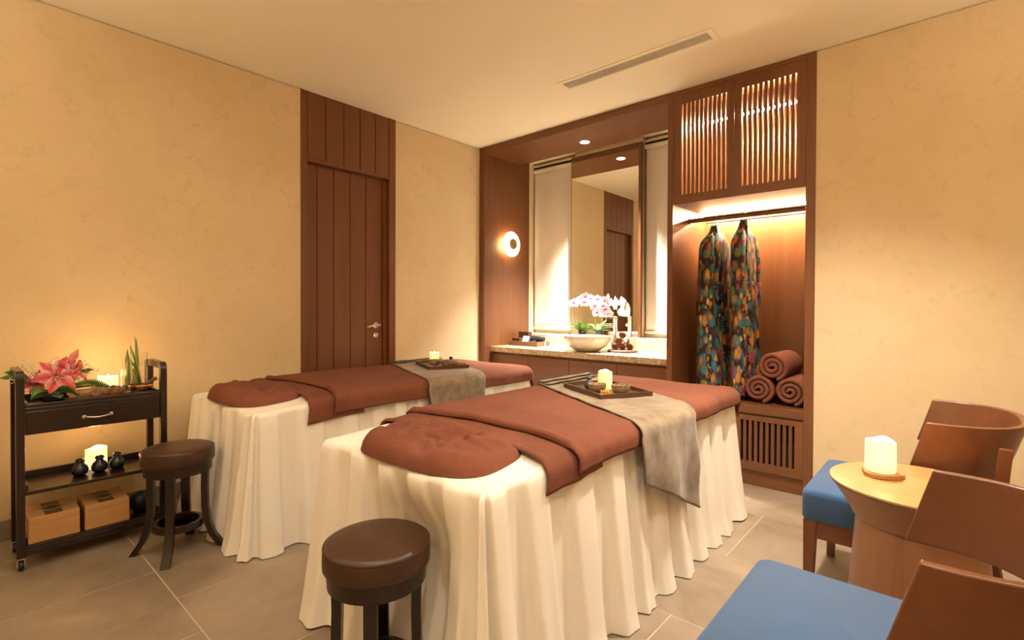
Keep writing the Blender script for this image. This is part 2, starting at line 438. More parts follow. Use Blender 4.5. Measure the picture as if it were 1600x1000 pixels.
def build_door():
    d = thing('door_1'); struct(d, 'tall reddish timber door with vertical planks and matching panel above')
    L, R, OL, OR, OT = -1.793, -.987, -1.744, -1.049, 2.20
    box('jamb', M['door'], d, -.07, .004, L, OL, 0, H, .002)
    box('jamb', M['door'], d, -.07, .004, OR, R, 0, H, .002)
    box('lintel', M['door'], d, -.07, .004, OL, OR, OT, OT+.022, .002)
    box('panel_backing', M['dkslot'], d, -.07, -.012, OL, OR, OT+.02, H, 0)
    ys = [OL, -1.602, -1.457, -1.318, -1.180, OR]
    for a, b in zip(ys[:-1], ys[1:]): box('plank', M['door'], d, -.012, .002, a+.0025, b-.0025, OT+.022, H, .0025)
    lf = box('door_leaf', M['dkslot'], d, -.072, -.062, OL, OR-.03, .005, OT-.002, 0)
    ys = [OL+.002, -1.645, -1.513, -1.374, -1.235, -1.082]
    for a, b in zip(ys[:-1], ys[1:]): box('plank', M['door'], lf, -.062, -.048, a+.0025, b-.0025, .005, OT-.002, .0025)
    box('door_stop', M['door'], d, -.07, -.035, -1.080, OR, 0, OT, .002)
    hd = MB()
    hd.lathe([(0,0),(.026,0),(.026,.008),(.012,.012),(.010,.045),(0,.047)], 20); hd.xf(Matrix.Translation((-.048,-1.145,1.005)) @ Matrix.Rotation(PI/2, 4, 'Y'))
    hd.tube([(-.006,-1.13,1.006),(-.002,-1.15,1.009),(-.002,-1.19,1.007),(-.004,-1.225,.999),(-.008,-1.245,.994)], lambda t: .0095-.002*t, 10)
    hd.build('lever_handle', M['steel'], lf, smooth=True)['label'] = 'brushed steel lever handle'
    lk = MB().lathe([(0,0),(.025,0),(.025,.006),(.022,.008),(0,.008)], 20); lk.xf(Matrix.Translation((-.048,-1.145,.922)) @ Matrix.Rotation(PI/2, 4, 'Y'))
    lk.build('keyhole_plate', M['steel'], lf, smooth=True)
    box('keyhole', M['black'], lf, -.0405, -.0392, -1.148, -1.142, .912, .933, 0)
build_door()

# ------------------------------------------------------------------ vanity alcove
def build_alcove():
    a = thing('vanity_alcove', 'dark reddish wood surround of the vanity alcove with lit soffit', 'alcove frame')
    box('side_panel', M['wood_z'], a, .001, .065, 0, .68, 0, H, .001)
    box('side_return', M['cream'], a, .001, .065, .681, .78, 0, H, .001)
    box('soffit', M['wood_x'], a, .066, 1.924, .001, .52, 2.637, H-.001, .001)
    box('post', M['wood_z'], a, .0, .062, -.006, 0, 0, H-.002, .001)
    box('header', M['wood_x'], a, .062, 1.924, -.006, 0, 2.637, H-.002, .001)
    wv = struct(MB().box(.065, 1.925, .80, .85, 0, H).build('wall_window', M['cream']), 'cream window wall behind blinds and mirror')
    # window reveal pier carrying the mirror
    p = struct(MB().box(.64, 1.362, .70, .80, .885, H).build('trim_1', M['cream']), 'cream pier between the two blinds')
    for i, (x0, x1) in enumerate(((.067, .64), (1.362, 1.922))):
        wn = thing('window_%d' % (i+1)); struct(wn, 'window opening closed by a roller blind')
        box('window_frame', M['cream'], wn, x0, x1, .785, .80, .885, .93, .002)
        box('window_frame', M['cream'], wn, x0, x1, .785, .80, 2.66, 2.698, .002)
        box('pane', M['glass'], wn, x0, x1, .792, .798, .93, 2.66, 0)
        lab = ['cream roller blind left of the mirror, beside the wall sconce', 'cream roller blind right of the mirror, next to the wardrobe'][i]
        rb = thing('roller_blind', lab, 'blind', ((x0+x1)/2, .75, .9), group='roller blinds flanking the mirror')
        hw = (x1-x0)/2-.008
        box('head_rail', M['cream'], rb, -hw, hw, -.012, .02, 1.752, 1.775, .003)
        box('rail_gap', M['dkslot'], rb, -hw, hw, -.006, .02, 1.736, 1.752, 0)
        MB().tube([(-hw,.006,1.712),(hw,.006,1.712)], .022, 16).build('roll', M['blind'], rb, smooth=True)
        bl = MB().grid(24, 30, lambda u, v: (-hw+.012+u*(2*hw-.024), .012*math.sin(u*5+i*2)*(1-v)**2*.9 + .004*math.sin(u*11)-.002, .042+v*1.67))
        bl.build('blind_fabric', M['blind'], rb, smooth=True, solid=.0015)
        box('bottom_bar', M['cream'], rb, -hw+.012, hw-.012, -.014, .012, .022, .046, .004)
    m = thing('wall_mirror', 'tall frameless mirror with thin wooden edge above the vanity counter', 'mirror', (.99, .66, .89))
    box('mirror_glass', M['mirror'], m, -.364, .362, 0, .004, 0, 1.75, 0)
    box('backing', M['wood_z'], m, -.364, .362, .005, .035, 0, 1.75, 0)
    box('edge_frame', M['black'], m, -.368, -.364, -.001, .035, 0, 1.75, 0)
    box('edge_frame', M['wood_z'], m, .362, .387, -.004, .035, -.003, 1.75, .001)
    ct = thing('countertop', 'speckled granite vanity countertop with polished top and raised back ledge', 'countertop')
    box('slab', M['granite'], ct, .066, 1.923, .085, .56, .724, .772, .002)
    box('backsplash', M['granite'] if False else M['marble'], ct, .066, 1.923, .56, .80, .724, .885, .002)
    vc = thing('vanity_cabinet', 'reddish wood vanity cabinet under the granite counter', 'cabinet')
    box('carcass', M['wood_x'], vc, .066, 1.923, .125, .56, .0, .723, 0)
    xs = [.068, .53, .99, 1.455, 1.921]
    for q, r in zip(xs[:-1], xs[1:]): box('cabinet_door', M['wood_x'], vc, q+.002, r-.002, .105, .125, .09, .700, .002)
    box('kickboard', M['wood_x'], vc, .068, 1.921, .12, .1245, 0, .085, 0)
    # recessed spotlight in the soffit
    s = thing('soffit_spotlight', 'small round recessed spotlight in the alcove soffit above the mirror', 'spotlight', (.99, .335, 2.637))
    MB().lathe([(.036,-.001),(.046,-.004),(.048,0),(.036,0)], 28).build('trim_ring', M['paper'], s, smooth=True)
    MB().lathe([(0,-.0025),(.036,-.0025),(.036,.0)], 28).build('lens', M['lens'], s)
    ld = bpy.data.lights.new('spot_bulb', 'SPOT'); ld.energy = 700; ld.color = (1, .95, .86); ld.spot_size = math.radians(84); ld.spot_blend = .9; ld.shadow_soft_size = .03
    lo = bpy.data.objects.new('spot_bulb', ld); add(lo, s); lo.location = (0, 0, -.012)
build_alcove()

def build_sconce(label, loc, rz, watts=0):
    sc = thing('wall_sconce', label, 'wall lamp', loc, rz, group='round glass wall sconces')
    R = Matrix.Rotation(PI/2, 4, 'Y')
    MB().lathe([(0,0),(.075,0),(.075,.018),(.06,.022),(0,.022)], 32).xf(R).build('backplate', M['bronze'], sc, smooth=True)
    MB().lathe([(0,.022),(.050,.024),(.058,.04),(.05,.058),(0,.060)], 32).xf(R).build('bulb', M['bulb'], sc, smooth=True)
    pr = [(.052,.062),(.06,.060)]
    for k in range(8): pr += [(.065+.0075*k, .058-.0015*k+.003), (.069+.0075*k, .056-.0015*k)]
    pr += [(.128,.047),(.128,.040),(.06,.052),(.052,.062)]
    MB().lathe(pr, 40).xf(R).build('glass_dish', M['sconceglass'], sc, smooth=True)
    MB().lathe([(0,.062),(.052,.062),(.054,.068),(.050,.074),(0,.076)], 32).xf(R).build('centre_cap', M['bronze'], sc, smooth=True)
build_sconce('glowing round glass wall sconce with bronze centre on the wood panel', (.066, .345, 1.795), 0)
def build_added_uplighter(x, y, z, rz, watts, where):  # invented fixture, added for upward fill on ceiling and walls
    u = thing('added_uplighter', 'added half-bowl fill light, out of view on the wall %s' % where, 'wall lamp', (x, y, z), rz, group='added unseen uplighters')
    mb = MB().grid(25, 9, lambda a, v: ((.13*math.sin(PI/2*v)+.002)*math.sin(PI*a), -(.13*math.sin(PI/2*v)+.002)*math.cos(PI*a), -.10*math.cos(PI/2*v)))
    mb.build('bowl', M['paper'], u, smooth=True, solid=.004)
    ld = bpy.data.lights.new('added_fill_spot', 'SPOT'); ld.energy = watts; ld.color = (1, .87, .69); ld.shadow_soft_size = .05; ld.spot_size = math.radians(165); ld.spot_blend = .6
    lo = bpy.data.objects.new('added_fill_spot', ld); add(lo, u); lo.location = (.07, 0, -.02); lo.rotation_euler = (PI, 0, 0)
for a_, w__ in zip(ADDED_UPLIGHTS, ('at the right end of the room', 'behind the camera, left', 'behind the camera, right')): build_added_uplighter(*a_, w__)

# ------------------------------------------------------------------ wardrobe
def build_wardrobe():
    w_ = thing('wardrobe', 'built-in reddish wood wardrobe with slatted doors and lit open hanging bay', 'wardrobe')
    X0, X1, D = 1.966, 2.805, .66
    box('post', M['wood_z'], w_, 1.925, X0, -.006, D, 0, H-.002, .002)
    box('post', M['wood_z'], w_, X1, 2.856, -.006, D, 0, H-.002, .002)
    box('header', M['wood_x'], w_, X0, X1, -.006, .05, 2.668, H-.002, .002)
    box('back_panel', M['wood_z'], w_, X0, X1, D, D+.02, 0, H-.002, 0)
    box('cabinet_floor', M['wood_x'], w_, X0, X1, .001, D, 1.895, 1.918, .001)
    box('cabinet_top', M['wood_x'], w_, X0, X1, .05, D, 2.67, H-.002, 0)
    box('led_batten', M['wood_x'], w_, X0, X1, .645, .6595, 1.845, 1.894, .001)
    box('led_strip', M['led'], w_, X0+.005, X1-.005, .522, .542, 1.886, 1.894, 0)['label'] = 'glowing warm light strip under the upper cabinet'
    box('cabinet_led', M['led_top'], w_, 2.13, X1-.02, .300, .318, 2.532, 2.540, 0)
    box('led_support', M['wood_x'], w_, X0, X1, .302, .330, 2.541, 2.56, 0)
    box('shelf', M['wood_x'], w_, X0, X1, .0, D, .47, .52, .002)
    box('shelf_shadow_gap', M['wood_x'], w_, X0, X1, .02, .04, .455, .47, 0)
    box('kickboard', M['wood_x'], w_, X0, X1, .012, .03, 0, .10, .001)
    # slatted doors
    def door(name, x0, x1, z0, z1, ox0, ox1, oz0, oz1, nslot, gap):
        f = MB(); y0, y1 = -.003, .019
        f.box(x0, ox0, y0, y1, z0, z1); f.box(ox1, x1, y0, y1, z0, z1)
        f.box(ox0, ox1, y0, y1, z0, oz0); f.box(ox0, ox1, y0, y1, oz1, z1)
        d = f.build(name, M['wood_z'], w_)
        pitch = (ox1-ox0-gap)/(nslot-1); sw = pitch-gap
        me = MB().box(-sw/2, sw/2, y0+.004, y1-.001, oz0-.0, oz1).mesh('slat', M['wood_z'])
        for k in range(nslot-1):
            s = bpy.data.objects.new('slat', me); add(s, d); s.location = (ox0+gap+sw/2+k*pitch, 0, 0)
        return d
    door('slatted_door', 1.9675, 2.384, 1.897, 2.667, 2.026, 2.336, 1.956, 2.598, 11, .0115)
    door('slatted_door', 2.3865, 2.8035, 1.897, 2.667, 2.430, 2.752, 1.956, 2.598, 11, .0125)
    door('vent_door', 1.9675, 2.384, .102, .456, 2.015, 2.338, .156, .424, 10, .015)
    door('vent_door', 2.3865, 2.8035, .102, .456, 2.440, 2.757, .156, .424, 10, .015)
    box('vent_void', M['dkslot'], w_, X0, X1, .06, .07, .10, .46, 0)
    r = thing('hanging_rail', 'bronze hanging rail across the lit wardrobe bay', 'rail', (2.385, .30, 1.815))
    MB().tube([(-.418,0,0),(.418,0,0)], .0165, 16).build('bar', M['rail'], r, smooth=True)
    for sx in (-1, 1):
        MB().lathe([(0,0),(.024,0),(.024,.006),(.016,.008),(0,.008)], 20).xf(Matrix.Translation((sx*.4185,0,0)) @ Matrix.Rotation(-sx*PI/2, 4, 'Y')).build('bracket', M['rail'], r, smooth=True)
build_wardrobe()

def build_robe(x, yc, hw, ht, seed, label, ztop):
    # origin on shelf under the robe
    r = thing('robe', label, 'robe', (x, yc, .52), group='printed robes on the rail')
    zt = ztop-.52; zb = .035
    rng = random.Random(seed); ph = [rng.uniform(0, 6.28) for _ in range(6)]
    def sec(t):     # t 0 top .. 1 hem -> half width (y), half thickness (x)
        a = sstep(0, .14, t)
        wy = .030+(hw-.030)*a**.8 + .02*sstep(.5, 1, t)
        tx = .022+(ht-.022)*sstep(0, .10, t) + .012*sstep(.5, 1, t)
        return wy, tx
    def fn(u, v):
        wy, tx = sec(v); a = 2*PI*u
        k = sstep(.06, .5, v)
        fold = 1+k*(.16*math.sin(7*a+ph[0]+.6*math.sin(2.2*v*PI+ph[1]))+.08*math.sin(13*a+ph[2]+v*1.5))
        cx = abs(math.cos(a))**.8*(1 if math.cos(a) >= 0 else -1)
        drop = -.10*hw/.2*0
        z = zt-(zt-zb)*v
        if v < .14: z -= .10*(abs(math.sin(a))**1.5)*(v/.14)*(1-v/.14*.2)*.35
        z += .012*math.sin(3*a+ph[3])*sstep(.9, 1, v)
        sw = .012*math.sin(v*4+ph[4])
        return (cx*tx*fold+sw, math.sin(a)*wy*(.93+.07*fold), z)
    mb = MB().grid(96, 60, fn, cu=True); o = len(mb.v); mb.f.append(tuple(range(96)))
    mb.build('robe_body', M['print'], r, smooth=True, ang=80)
    # sleeves hang at both shoulders
    for sy in (-1, 1):
        y0 = sy*(hw-.012)
        pts = [(0.0, y0*.55, zt-.09), (.010, y0*.86, zt-.15), (.014, y0*1.0, zt-.28), (.014, y0*1.02, zt-.46), (.012, y0*1.0, zt-.60)]
        s0 = MB().tube(pts, lambda t: .030+.022*t, 20); 
        s0.build('sleeve', M['print'], r, smooth=True, ang=80)
    # collar bands along the front opening (camera side)
    for sx in (-1, 1):
        pts = [(sx*.012, -.025, zt+.004), (sx*.024, -.045, zt-.05), (sx*(ht*.72), -hw*.55, zt-.22), (sx*(ht*.8), -hw*.75, zt-.55)]
        MB().tube(pts, .011, 8).build('collar', M['print'], r, smooth=True)
    return r
def build_hanger(x, yc, ztop, hw, label):
    h = thing('coat_hanger', label, 'hanger', (x, yc, ztop), group='hangers on the rail')
    zr = 1.815-ztop
    pts = [(0,0,-.03), (0,0,zr-.045), (.004,0,zr-.03)]
    for k in range(9):
        a = -PI*.42+PI*1.25*k/8; pts.append((0, .0190*math.cos(a), zr+.0190*math.sin(a)))
    MB().tube(pts, .0018, 8).build('hook', M['steel'], h, smooth=True)
    MB().tube([(0,-hw*.82,-.10),(0,-hw*.4,-.055),(0,0,-.028),(0,hw*.4,-.055),(0,hw*.82,-.10)], .007, 8).build('shoulder_bar', M['traywood'], h, smooth=True)
build_robe(2.160, .30, .20, .082, 1, 'dark leaf-printed robe hanging on the left, its open front facing out', 1.755)
build_hanger(2.165, .30, 1.755, .17, 'wire-hooked hanger holding the left printed robe')
build_robe(2.366, .30, .185, .056, 5, 'blue and orange leaf-printed robe hanging on the right, narrower', 1.775)
build_hanger(2.372, .30, 1.775, .15, 'wire-hooked hanger holding the right printed robe')

def rolled_towel(mb_r, length, turns, mat, name, parent=None, flat=1.0, seed=0, seg=26):
    """spiral roll, axis along local x, lying on z=0"""
    n = int(turns*seg); pitch = mb_r/turns*.93; th = pitch*.93
    out, inn = [], []
    for i in range(n+1):
        a = 2*PI*i/seg; r = mb_r*.10+pitch*(i/seg)
        r *= 1+.06*nz(a*.7, seed)
        out.append(((r+th*.5)*math.cos(a), (r+th*.5)*math.sin(a))); inn.append(((max(r-th*.5, .001))*math.cos(a), (max(r-th*.5, .001))*math.sin(a)))
    mb = MB(); rings = []
    xs = [-.5, -.485, -.47, -.2, 0, .2, .47, .485, .5]
    for x in xs:
        k = 1-.5*max(0, abs(x)-.47)/.03
        o = mb.off()
        for (ya, za), (yb, zb) in zip(out, inn):
            ym, zm = (ya+yb)/2, (za+zb)/2
            mb.v.append((x*length, ym+(ya-ym)*k, (zm+(za-zm)*k)*flat)); mb.v.append((x*length, ym+(yb-ym)*k, (zm+(zb-zm)*k)*flat))
        rings.append(o)
    m = n+1
    for a, b in zip(rings[:-1], rings[1:]):
        for i in range(n):
            mb.f.append((a+2*i, a+2*i+2, b+2*i+2, b+2*i)); mb.f.append((a+2*i+1, b+2*i+1, b+2*i+3, a+2*i+3))
        mb.f.append((a+2*n, a+2*n+1, b+2*n+1, b+2*n)); mb.f.append((a, b, b+1, a+1))
    for o in (rings[0], rings[-1]):
        for i in range(n): mb.f.append((o+2*i, o+2*i+1, o+2*i+3, o+2*i+2))
    zmin = min(v[2] for v in mb.v)
    mb.xf(Matrix.Translation((0, 0, -zmin)))
    ob = mb.build(name, mat, parent, smooth=True, ang=60)
    ob['rollr'] = 0
    del ob['rollr']
    return ob
def build_wardrobe_towels():
    G = 'rolled brown towels in the wardrobe'
    for lab, x, z, s in (('rolled brown bath towel at the lower left of the wardrobe pile', 2.505, .521, 1), ('rolled brown bath towel at the lower right, against the wardrobe post', 2.694, .521, 2), ('rolled brown bath towel on top of the wardrobe pile', 2.602, .521+.155, 3)):
        o = rolled_towel(.086, .38, 2.7, M['terry'], 'rolled_towel', seed=s); o.location = (x, .30, z); o.rotation_euler = (0, 0, PI/2 + (.04 if s != 3 else -.03))
        tag(o, lab, 'towel', G)
build_wardrobe_towels()

# ------------------------------------------------------------------ ceiling fittings
def build_vent():
    v = thing('air_vent', 'long linear slot air vent in the ceiling', 'air vent', (1.94, -.593, H))
    f = MB(); X, Y, x, y = .527, .073, .497, .045
    for a in ((-X,X,-Y,-y),(-X,X,y,Y),(-X,-x,-y,y),(x,X,-y,y)): f.box(a[0],a[1],a[2],a[3],-.005,-.0005)
    f.build('frame', M['ceiling'], v)
    box('duct_void', M['dkslot'], v, -x, x, -y, y, -.0012, -.0004, 0)
    me = MB().box(-x, x, -.0034, .0034, -.0045, -.0025).mesh('louvre', M['ceiling'])
    for k in range(5):
        o = bpy.data.objects.new('louvre', me); add(o, v); o.location = (0, -y+.0045+.0, 0) if k < 0 else (0, -.0338+k*.0169, 0)
build_vent()
def build_downlight(x, y, watts, cone, i):
    d = thing('ceiling_downlight', 'round recessed ceiling downlight ' + ('over the trolley', 'over the stool of the foreground bed', 'between the foreground bed and the chairs', 'over the camera corner', 'over the right-hand wall side')[i], 'downlight', (x, y, H), group='recessed ceiling downlights')
    MB().lathe([(.045,-.001),(.058,-.005),(.062,-.0005),(.045,-.0005)], 28).build('trim_ring', M['paper'], d, smooth=True)
    MB().lathe([(0,-.003),(.045,-.003),(.045,-.0005)], 28).build('lens', M['lens'], d)
    ld = bpy.data.lights.new('bulb', 'SPOT'); ld.energy = watts; ld.color = WARM; ld.spot_size = math.radians(cone); ld.spot_blend = .8; ld.shadow_soft_size = .06
    lo = bpy.data.objects.new('bulb', ld); add(lo, d); lo.location = (0, 0, -.015)
for i, a in enumerate(DOWNLIGHTS): build_downlight(*a, i)

# ------------------------------------------------------------------ massage beds
HX, HY, RB = .43, 1.0, .022
def ztop(y): return .652+.026*sstep(-1.0, -.45, y)
def drape(u, v, off, flare=.04, far=True):
    """map cloth plane coordinate to a draped point over the bed; off = height above the sheet"""
    ix, iy = HX-RB, HY-RB
    qx, qy = max(-ix, min(ix, u)), max(-iy, min(iy, v))
    dx, dy = u-qx, v-qy; s = math.hypot(dx, dy); R = RB+off
    z = ztop(qy)+off
    if s < 1e-9: return (u, v, z)
    ex, ey = dx/s, dy/s; q = R*PI/2
    if s <= q: h, dz = R*math.sin(s/R), -R*(1-math.cos(s/R))
    else: h, dz = R+flare*(s-q), -R-(s-q)
    return (qx+ex*h, qy+ey*h, z+dz)

def build_bed(cx, cy, seed, label, dent=None):
    b = thing('massage_table', label, 'massage bed', (cx, cy, 0), group='massage beds')
    box('table_frame', M['darkleg'], b, -HX+.12, HX-.12, -HY+.25, HY-.12, .52, .575, .004)
    MB().prism(rrect(HX-.04, HY-.04, .06), .575, .638).build('mattress', M['leather'], b)
    for sx in (-1, 1):
        for y0 in (-.66, .80): box('leg', M['darkleg'], b, sx*.24-.025, sx*.24+.025, y0-.025, y0+.025, .001, .52, .003)
    rng = random.Random(seed)
    # perimeter of inset rectangle with corner fans
    ix, iy = HX-RB, HY-RB
    per = []
    def seg(p, q, nrm, n):
        for i in range(n): t = i/n; per.append((p[0]+(q[0]-p[0])*t, p[1]+(q[1]-p[1])*t, *nrm))
    def fan(p, a0, n):
        for i in range(n): a = a0+PI/2*i/n; per.append((p[0], p[1], math.cos(a), math.sin(a)))
    nL, nS, nC = 330, 150, 34
    seg((ix,-iy), (ix,iy), (1,0), nL); fan((ix,iy), 0, nC)
    seg((ix,iy), (-ix,iy), (0,1), nS); fan((-ix,iy), PI/2, nC)
    seg((-ix,iy), (-ix,-iy), (-1,0), nL); fan((-ix,-iy), PI, nC)
    seg((-ix,-iy), (ix,-iy), (0,-1), nS); fan((ix,-iy), 1.5*PI, nC)
    # pleat phase along the hem
    L = [0.]; hem = [(p[0]+p[2]*.16, p[1]+p[3]*.16) for p in per]
    for i in range(1, len(per)): L.append(L[-1]+math.hypot(hem[i][0]-hem[i-1][0], hem[i][1]-hem[i-1][1]))
    tot = L[-1]+.012; ncyc = round(tot/.185)
    def pleat(i):
        s = L[i]/tot
        ph = 2*PI*ncyc*s + 1.3*math.sin(2*PI*4*s+seed)+.5*math.sin(2*PI*9*s+seed*2.3)
        amp = .75+.5*nz(s*26, seed)
        return math.tanh(3.2*math.sin(ph)+.5)*amp, math.sin(ph*2+1.3*seed+3*math.sin(2*PI*7*s))
    rows = []
    for k in range(5): rows.append(('arc', k/4))
    for k in range(1, 17): rows.append(('hang', (k/16)))
    mb = MB(); n = len(per)
    for kind, t in rows:
        for i, (px, py, ex, ey) in enumerate(per):
            R = RB; z0 = ztop(py)
            p1, p2 = pleat(i)
            if kind == 'arc':
                a = t*PI/2; h = R*math.sin(a)+(.004+.009*p1)*t; z = z0-R*(1-math.cos(a))
                if dent and ey < -.5: h -= 0
            else:
                zh = .004+.010*max(0, nz(L[i]*4, seed*3.))
                zb = z0-R; z = zb+(zh-zb)*t
                g = t**.85
                h = R+.004+.055*t**1.2+(.011+.024*g)*p1+(.005*g)*p2*.6
                if t > .88: h += .016*(t-.88)/.12*(.5+nz(L[i]*6, 7+seed))
                if dent:
                    x = px+ex*h
                    if ey < -.3: h -= dent[1]*math.exp(-((x-dent[0])/.17)**2)*sstep(0.0, .34, t)*(1-.45*sstep(.5, 1, t))*(-ey)
            # gentle sideways drift of folds on the way down
            dr = .02*math.sin(L[i]*3+seed)*(t if kind == 'hang' else 0)
            mb.v.append((px+ex*h-ey*dr, py+ey*h+ex*dr, z))
    m = len(rows)
    for j in range(m-1):
        for i in range(n): mb.f.append((j*n+i, j*n+(i+1) % n, (j+1)*n+(i+1) % n, (j+1)*n+i))
    # top cap, in strips so that it follows the crowned mattress
    o = mb.off(); ny = 40
    for j in range(ny+1):
        y = -iy+2*iy*j/ny
        for i in range(21):
            x = -ix+2*ix*i/20
            wr = .0018*nz(x*7, y*7, seed)*min(1, (ix-abs(x))*12)*min(1, (iy-abs(y))*12)
            mb.v.append((x, y, ztop(y)+wr))
    for j in range(ny):
        for i in range(20): a = o+j*21+i; mb.f.append((a, a+1, a+22, a+21))
    s = mb.build('bed_sheet', M['linen'], b, smooth=True, ang=70)
    s['label'] = 'cream pleated valance sheet reaching the floor'
    return b

def cloth(fn, nu, nv, mb=None):
    mb = mb or MB(); mb.grid(nu, nv, fn); return mb

def build_bed_towel(cx, cy, seed, label, drop=.05):
    ix = HX-RB
    umin, umax = -ix-.045, ix+.055+drop
    def edge(u, base): # near edge, sagging wave over the width
        k = (u+.43)/.86
        return base+.045*math.sin(max(0, min(1, k))*PI)-.05*sstep(.75, 1.25, k)-.03*sstep(.25, -.1, k)+.012*nz(u*6, seed, 2)
    def layer(base, off, vend, rise):
        def fn(a, c):
            u = umin+(umax-umin)*a
            v0 = edge(u, base); v = v0+(vend-v0)*c
            x, y, z = drape(u, v, off)
            d = (v-v0)
            roll = math.exp(-(d/.022)**2)*rise
            fall = math.exp(-(max(0, d)/.008)**2)*(off-.003)      # edge bends to the sheet
            onb = 1 if abs(u) < HX and v < HY else .2
            wr = .0028*nz(u*9+seed, v*5, off*90)+.004*nz(u*3, v*3.5+seed, 1.7)
            hang = max(0, u-HX)
            z += (roll-fall+wr)*onb
            x += .010*min(1, hang*30) + hang*.10*math.sin(v*17+seed)*.5 + .006*nz(v*14, seed, 4)*(1 if u > HX else 0)
            return (x, y, z)
        return fn
    mb = MB()
    mb.grid(84, 30, layer(-.715, .010, -.44, .010))
    n1 = len(mb.v)
    mb.grid(84, 120, layer(-.575, .026, HY-RB+.045+.115, .016))
    t = thing('bath_towel', label, 'towel', (cx, cy, 0), group='brown towels spread over the beds')
    o = mb.build('terry_cloth', M['terry'], t, smooth=True, ang=80, solid=.007)
    return t

def build_face_cushion(cx, cy, rz, label, seed):
    c = thing('face_cushion', label, 'cushion', (cx, cy, .6535), rz, group='towel-covered face cushions')
    A, B, Hh = .295, .185, .078
    rng = random.Random(seed); cr = [(rng.uniform(-PI, 0), rng.uniform(.06, .10), rng.uniform(.022, .036)) for _ in range(7)]
    def fn(u, v):
        a = 2*PI*u; e = 3.4; ca, sa = math.cos(a), math.sin(a)
        r = (abs(ca)**e+abs(sa)**e)**(-1/e)*(1+.035*math.sin(2*a+seed)+.02*math.sin(3*a))
        x, y = A*r*ca*v, B*r*sa*v
        hgt = Hh*(1-v**6)**.55
        hx_, hy_ = x-.035, y-.055
        hgt *= 1-.72*math.exp(-((hx_/.085)**2+(hy_/.055)**2))
        hgt *= 1-.22*sstep(-.05, .25, x)
        an, rad = math.atan2(hy_, hx_), math.hypot(hx_, hy_)
        for (c0, w0, d0) in cr:
            hgt -= d0*math.exp(-((an-c0+.25*math.sin(rad*18))/w0)**2)*math.exp(-(rad/.13)**2)*sstep(.02, .06, rad)
        hgt += (.026*nz(x*11, y*11, seed)+.015*nz(x*26, y*22, seed+3))*(1-v**4)
        return (x, y, max(.001, hgt))
    mb = MB().grid(110, 44, lambda u, v: fn(u, .02+.98*v), cu=True)
    mb.f.append(tuple(range(110)))
    mb.build('cushion_cover', M['terry'], c, smooth=True, ang=80)
    return c

def build_runner(cx, cy, seed, label, yl0, yl1, yr0, yr1, h0, h1):
    """grey velour cloth laid diagonally over the towel, long end hanging on the right side"""
    off = .0365; ix = HX-RB; R = RB+off
    q = R*PI/2
    S0 = -ix-.055
    def fn(a, c):
        tot_top = ix-S0
        hang = q+h0+(h1-h0)*c
        s = a*(tot_top+hang)
        k = min(1, (s)/(tot_top+q))
        y = (yl0+(yr0-yl0)*k)*(1-c)+(yl1+(yr1-yl1)*k)*c
        u = S0+s
        if u > ix+q:            # hanging: gather slightly towards the hem
            d = u-ix-q; y += (.5-c)*.16*d
        x, yy, z = drape(u, y, off, .05)
        hg = max(0, u-ix-q); x += .026*sstep(ix, ix+q*.8, u)+.010*min(1, hg*7)
        x += .016*math.sin(c*9+seed)*min(1, hg*5)+.006*nz(c*6, hg*8, seed)
        wr = .003*nz(u*6, y*6, seed)+.0015*nz(u*16, y*16, seed)
        return (x, yy, z+(wr if u < ix else 0))
    mb = MB().grid(110, 44, fn)
    # folded-back end on the far left side
    def fold(off2, w0, w1):
        def g(a, c):
            u = S0-.004+w0+(w1-w0)*a; y = yl0+.012+(yl1-yl0-.02)*c + (yr0-yl0)*(u-S0)/(ix-S0)*.9
            x, yy, z = drape(u, y, off+off2+.005*math.exp(-((a-.0)/.25)**2)+.006*math.exp(-((a-1)/.2)**2)+.003*nz(u*9, y*9, 5))
            return (x, yy, z)
        return g
    mb.grid(14, 26, fold(.008, .0, .15)); mb.grid(14, 26, fold(.015, .012, .10))
    t = thing('throw_cloth', label, 'cloth', (cx, cy, 0), group='grey velour throws')
    mb.build('velour_cloth', M['velvet'], t, smooth=True, ang=80, solid=.004)
    return t

def candle(name, label, loc, r, h, seed, hot=False, group='lit pillar candles', glow=1.6):
    c = thing(name, label, 'candle', loc, seed*1.3, group=group)
    wob = lambda a, z: .02*math.sin(3*a+seed)+.012*math.sin(5*a+2*seed)
    mb = MB(); n = 36
    prof = [(r*.93, 0), (r, .004), (r, h*.5), (r*.99, h*.9), (r*.965, h), (r*.86, h*.99), (r*.74, h*.86), (0.0, h*.82)]
    mb.lathe(prof, n)
    for i in range(len(mb.v)):
        x, y, z = mb.v[i]; a = math.atan2(y, x); k = z/h
        lip = (.035*math.sin(2*a+seed)+.025*math.sin(3*a+1.7*seed)+.012*math.sin(5*a))*h if k > .89 else 0
        f_ = 1+wob(a, z); mb.v[i] = (x*f_, y*f_, z+lip)
    mb.build('wax_body', M['wax_hot'] if hot else M['wax'], c, smooth=True, ang=60)
    MB().tube([(0,0,h*.80),(0.001,0,h*.92)], .0012, 6).build('wick', M['black'], c)
    MB().lathe([(0,0),(.0045,.004),(.006,.010),(.004,.017),(.0012,.023),(0,.025)], 14, (0,0,h*.84)).build('flame', M['flame'], c, smooth=True)
    ld = bpy.data.lights.new('flame_light', 'POINT'); ld.energy = glow; ld.color = (1, .56, .20); ld.shadow_soft_size = .02
    lo = bpy.data.objects.new('flame_light', ld); add(lo, c); lo.location = (0, 0, h*1.12)
    return c

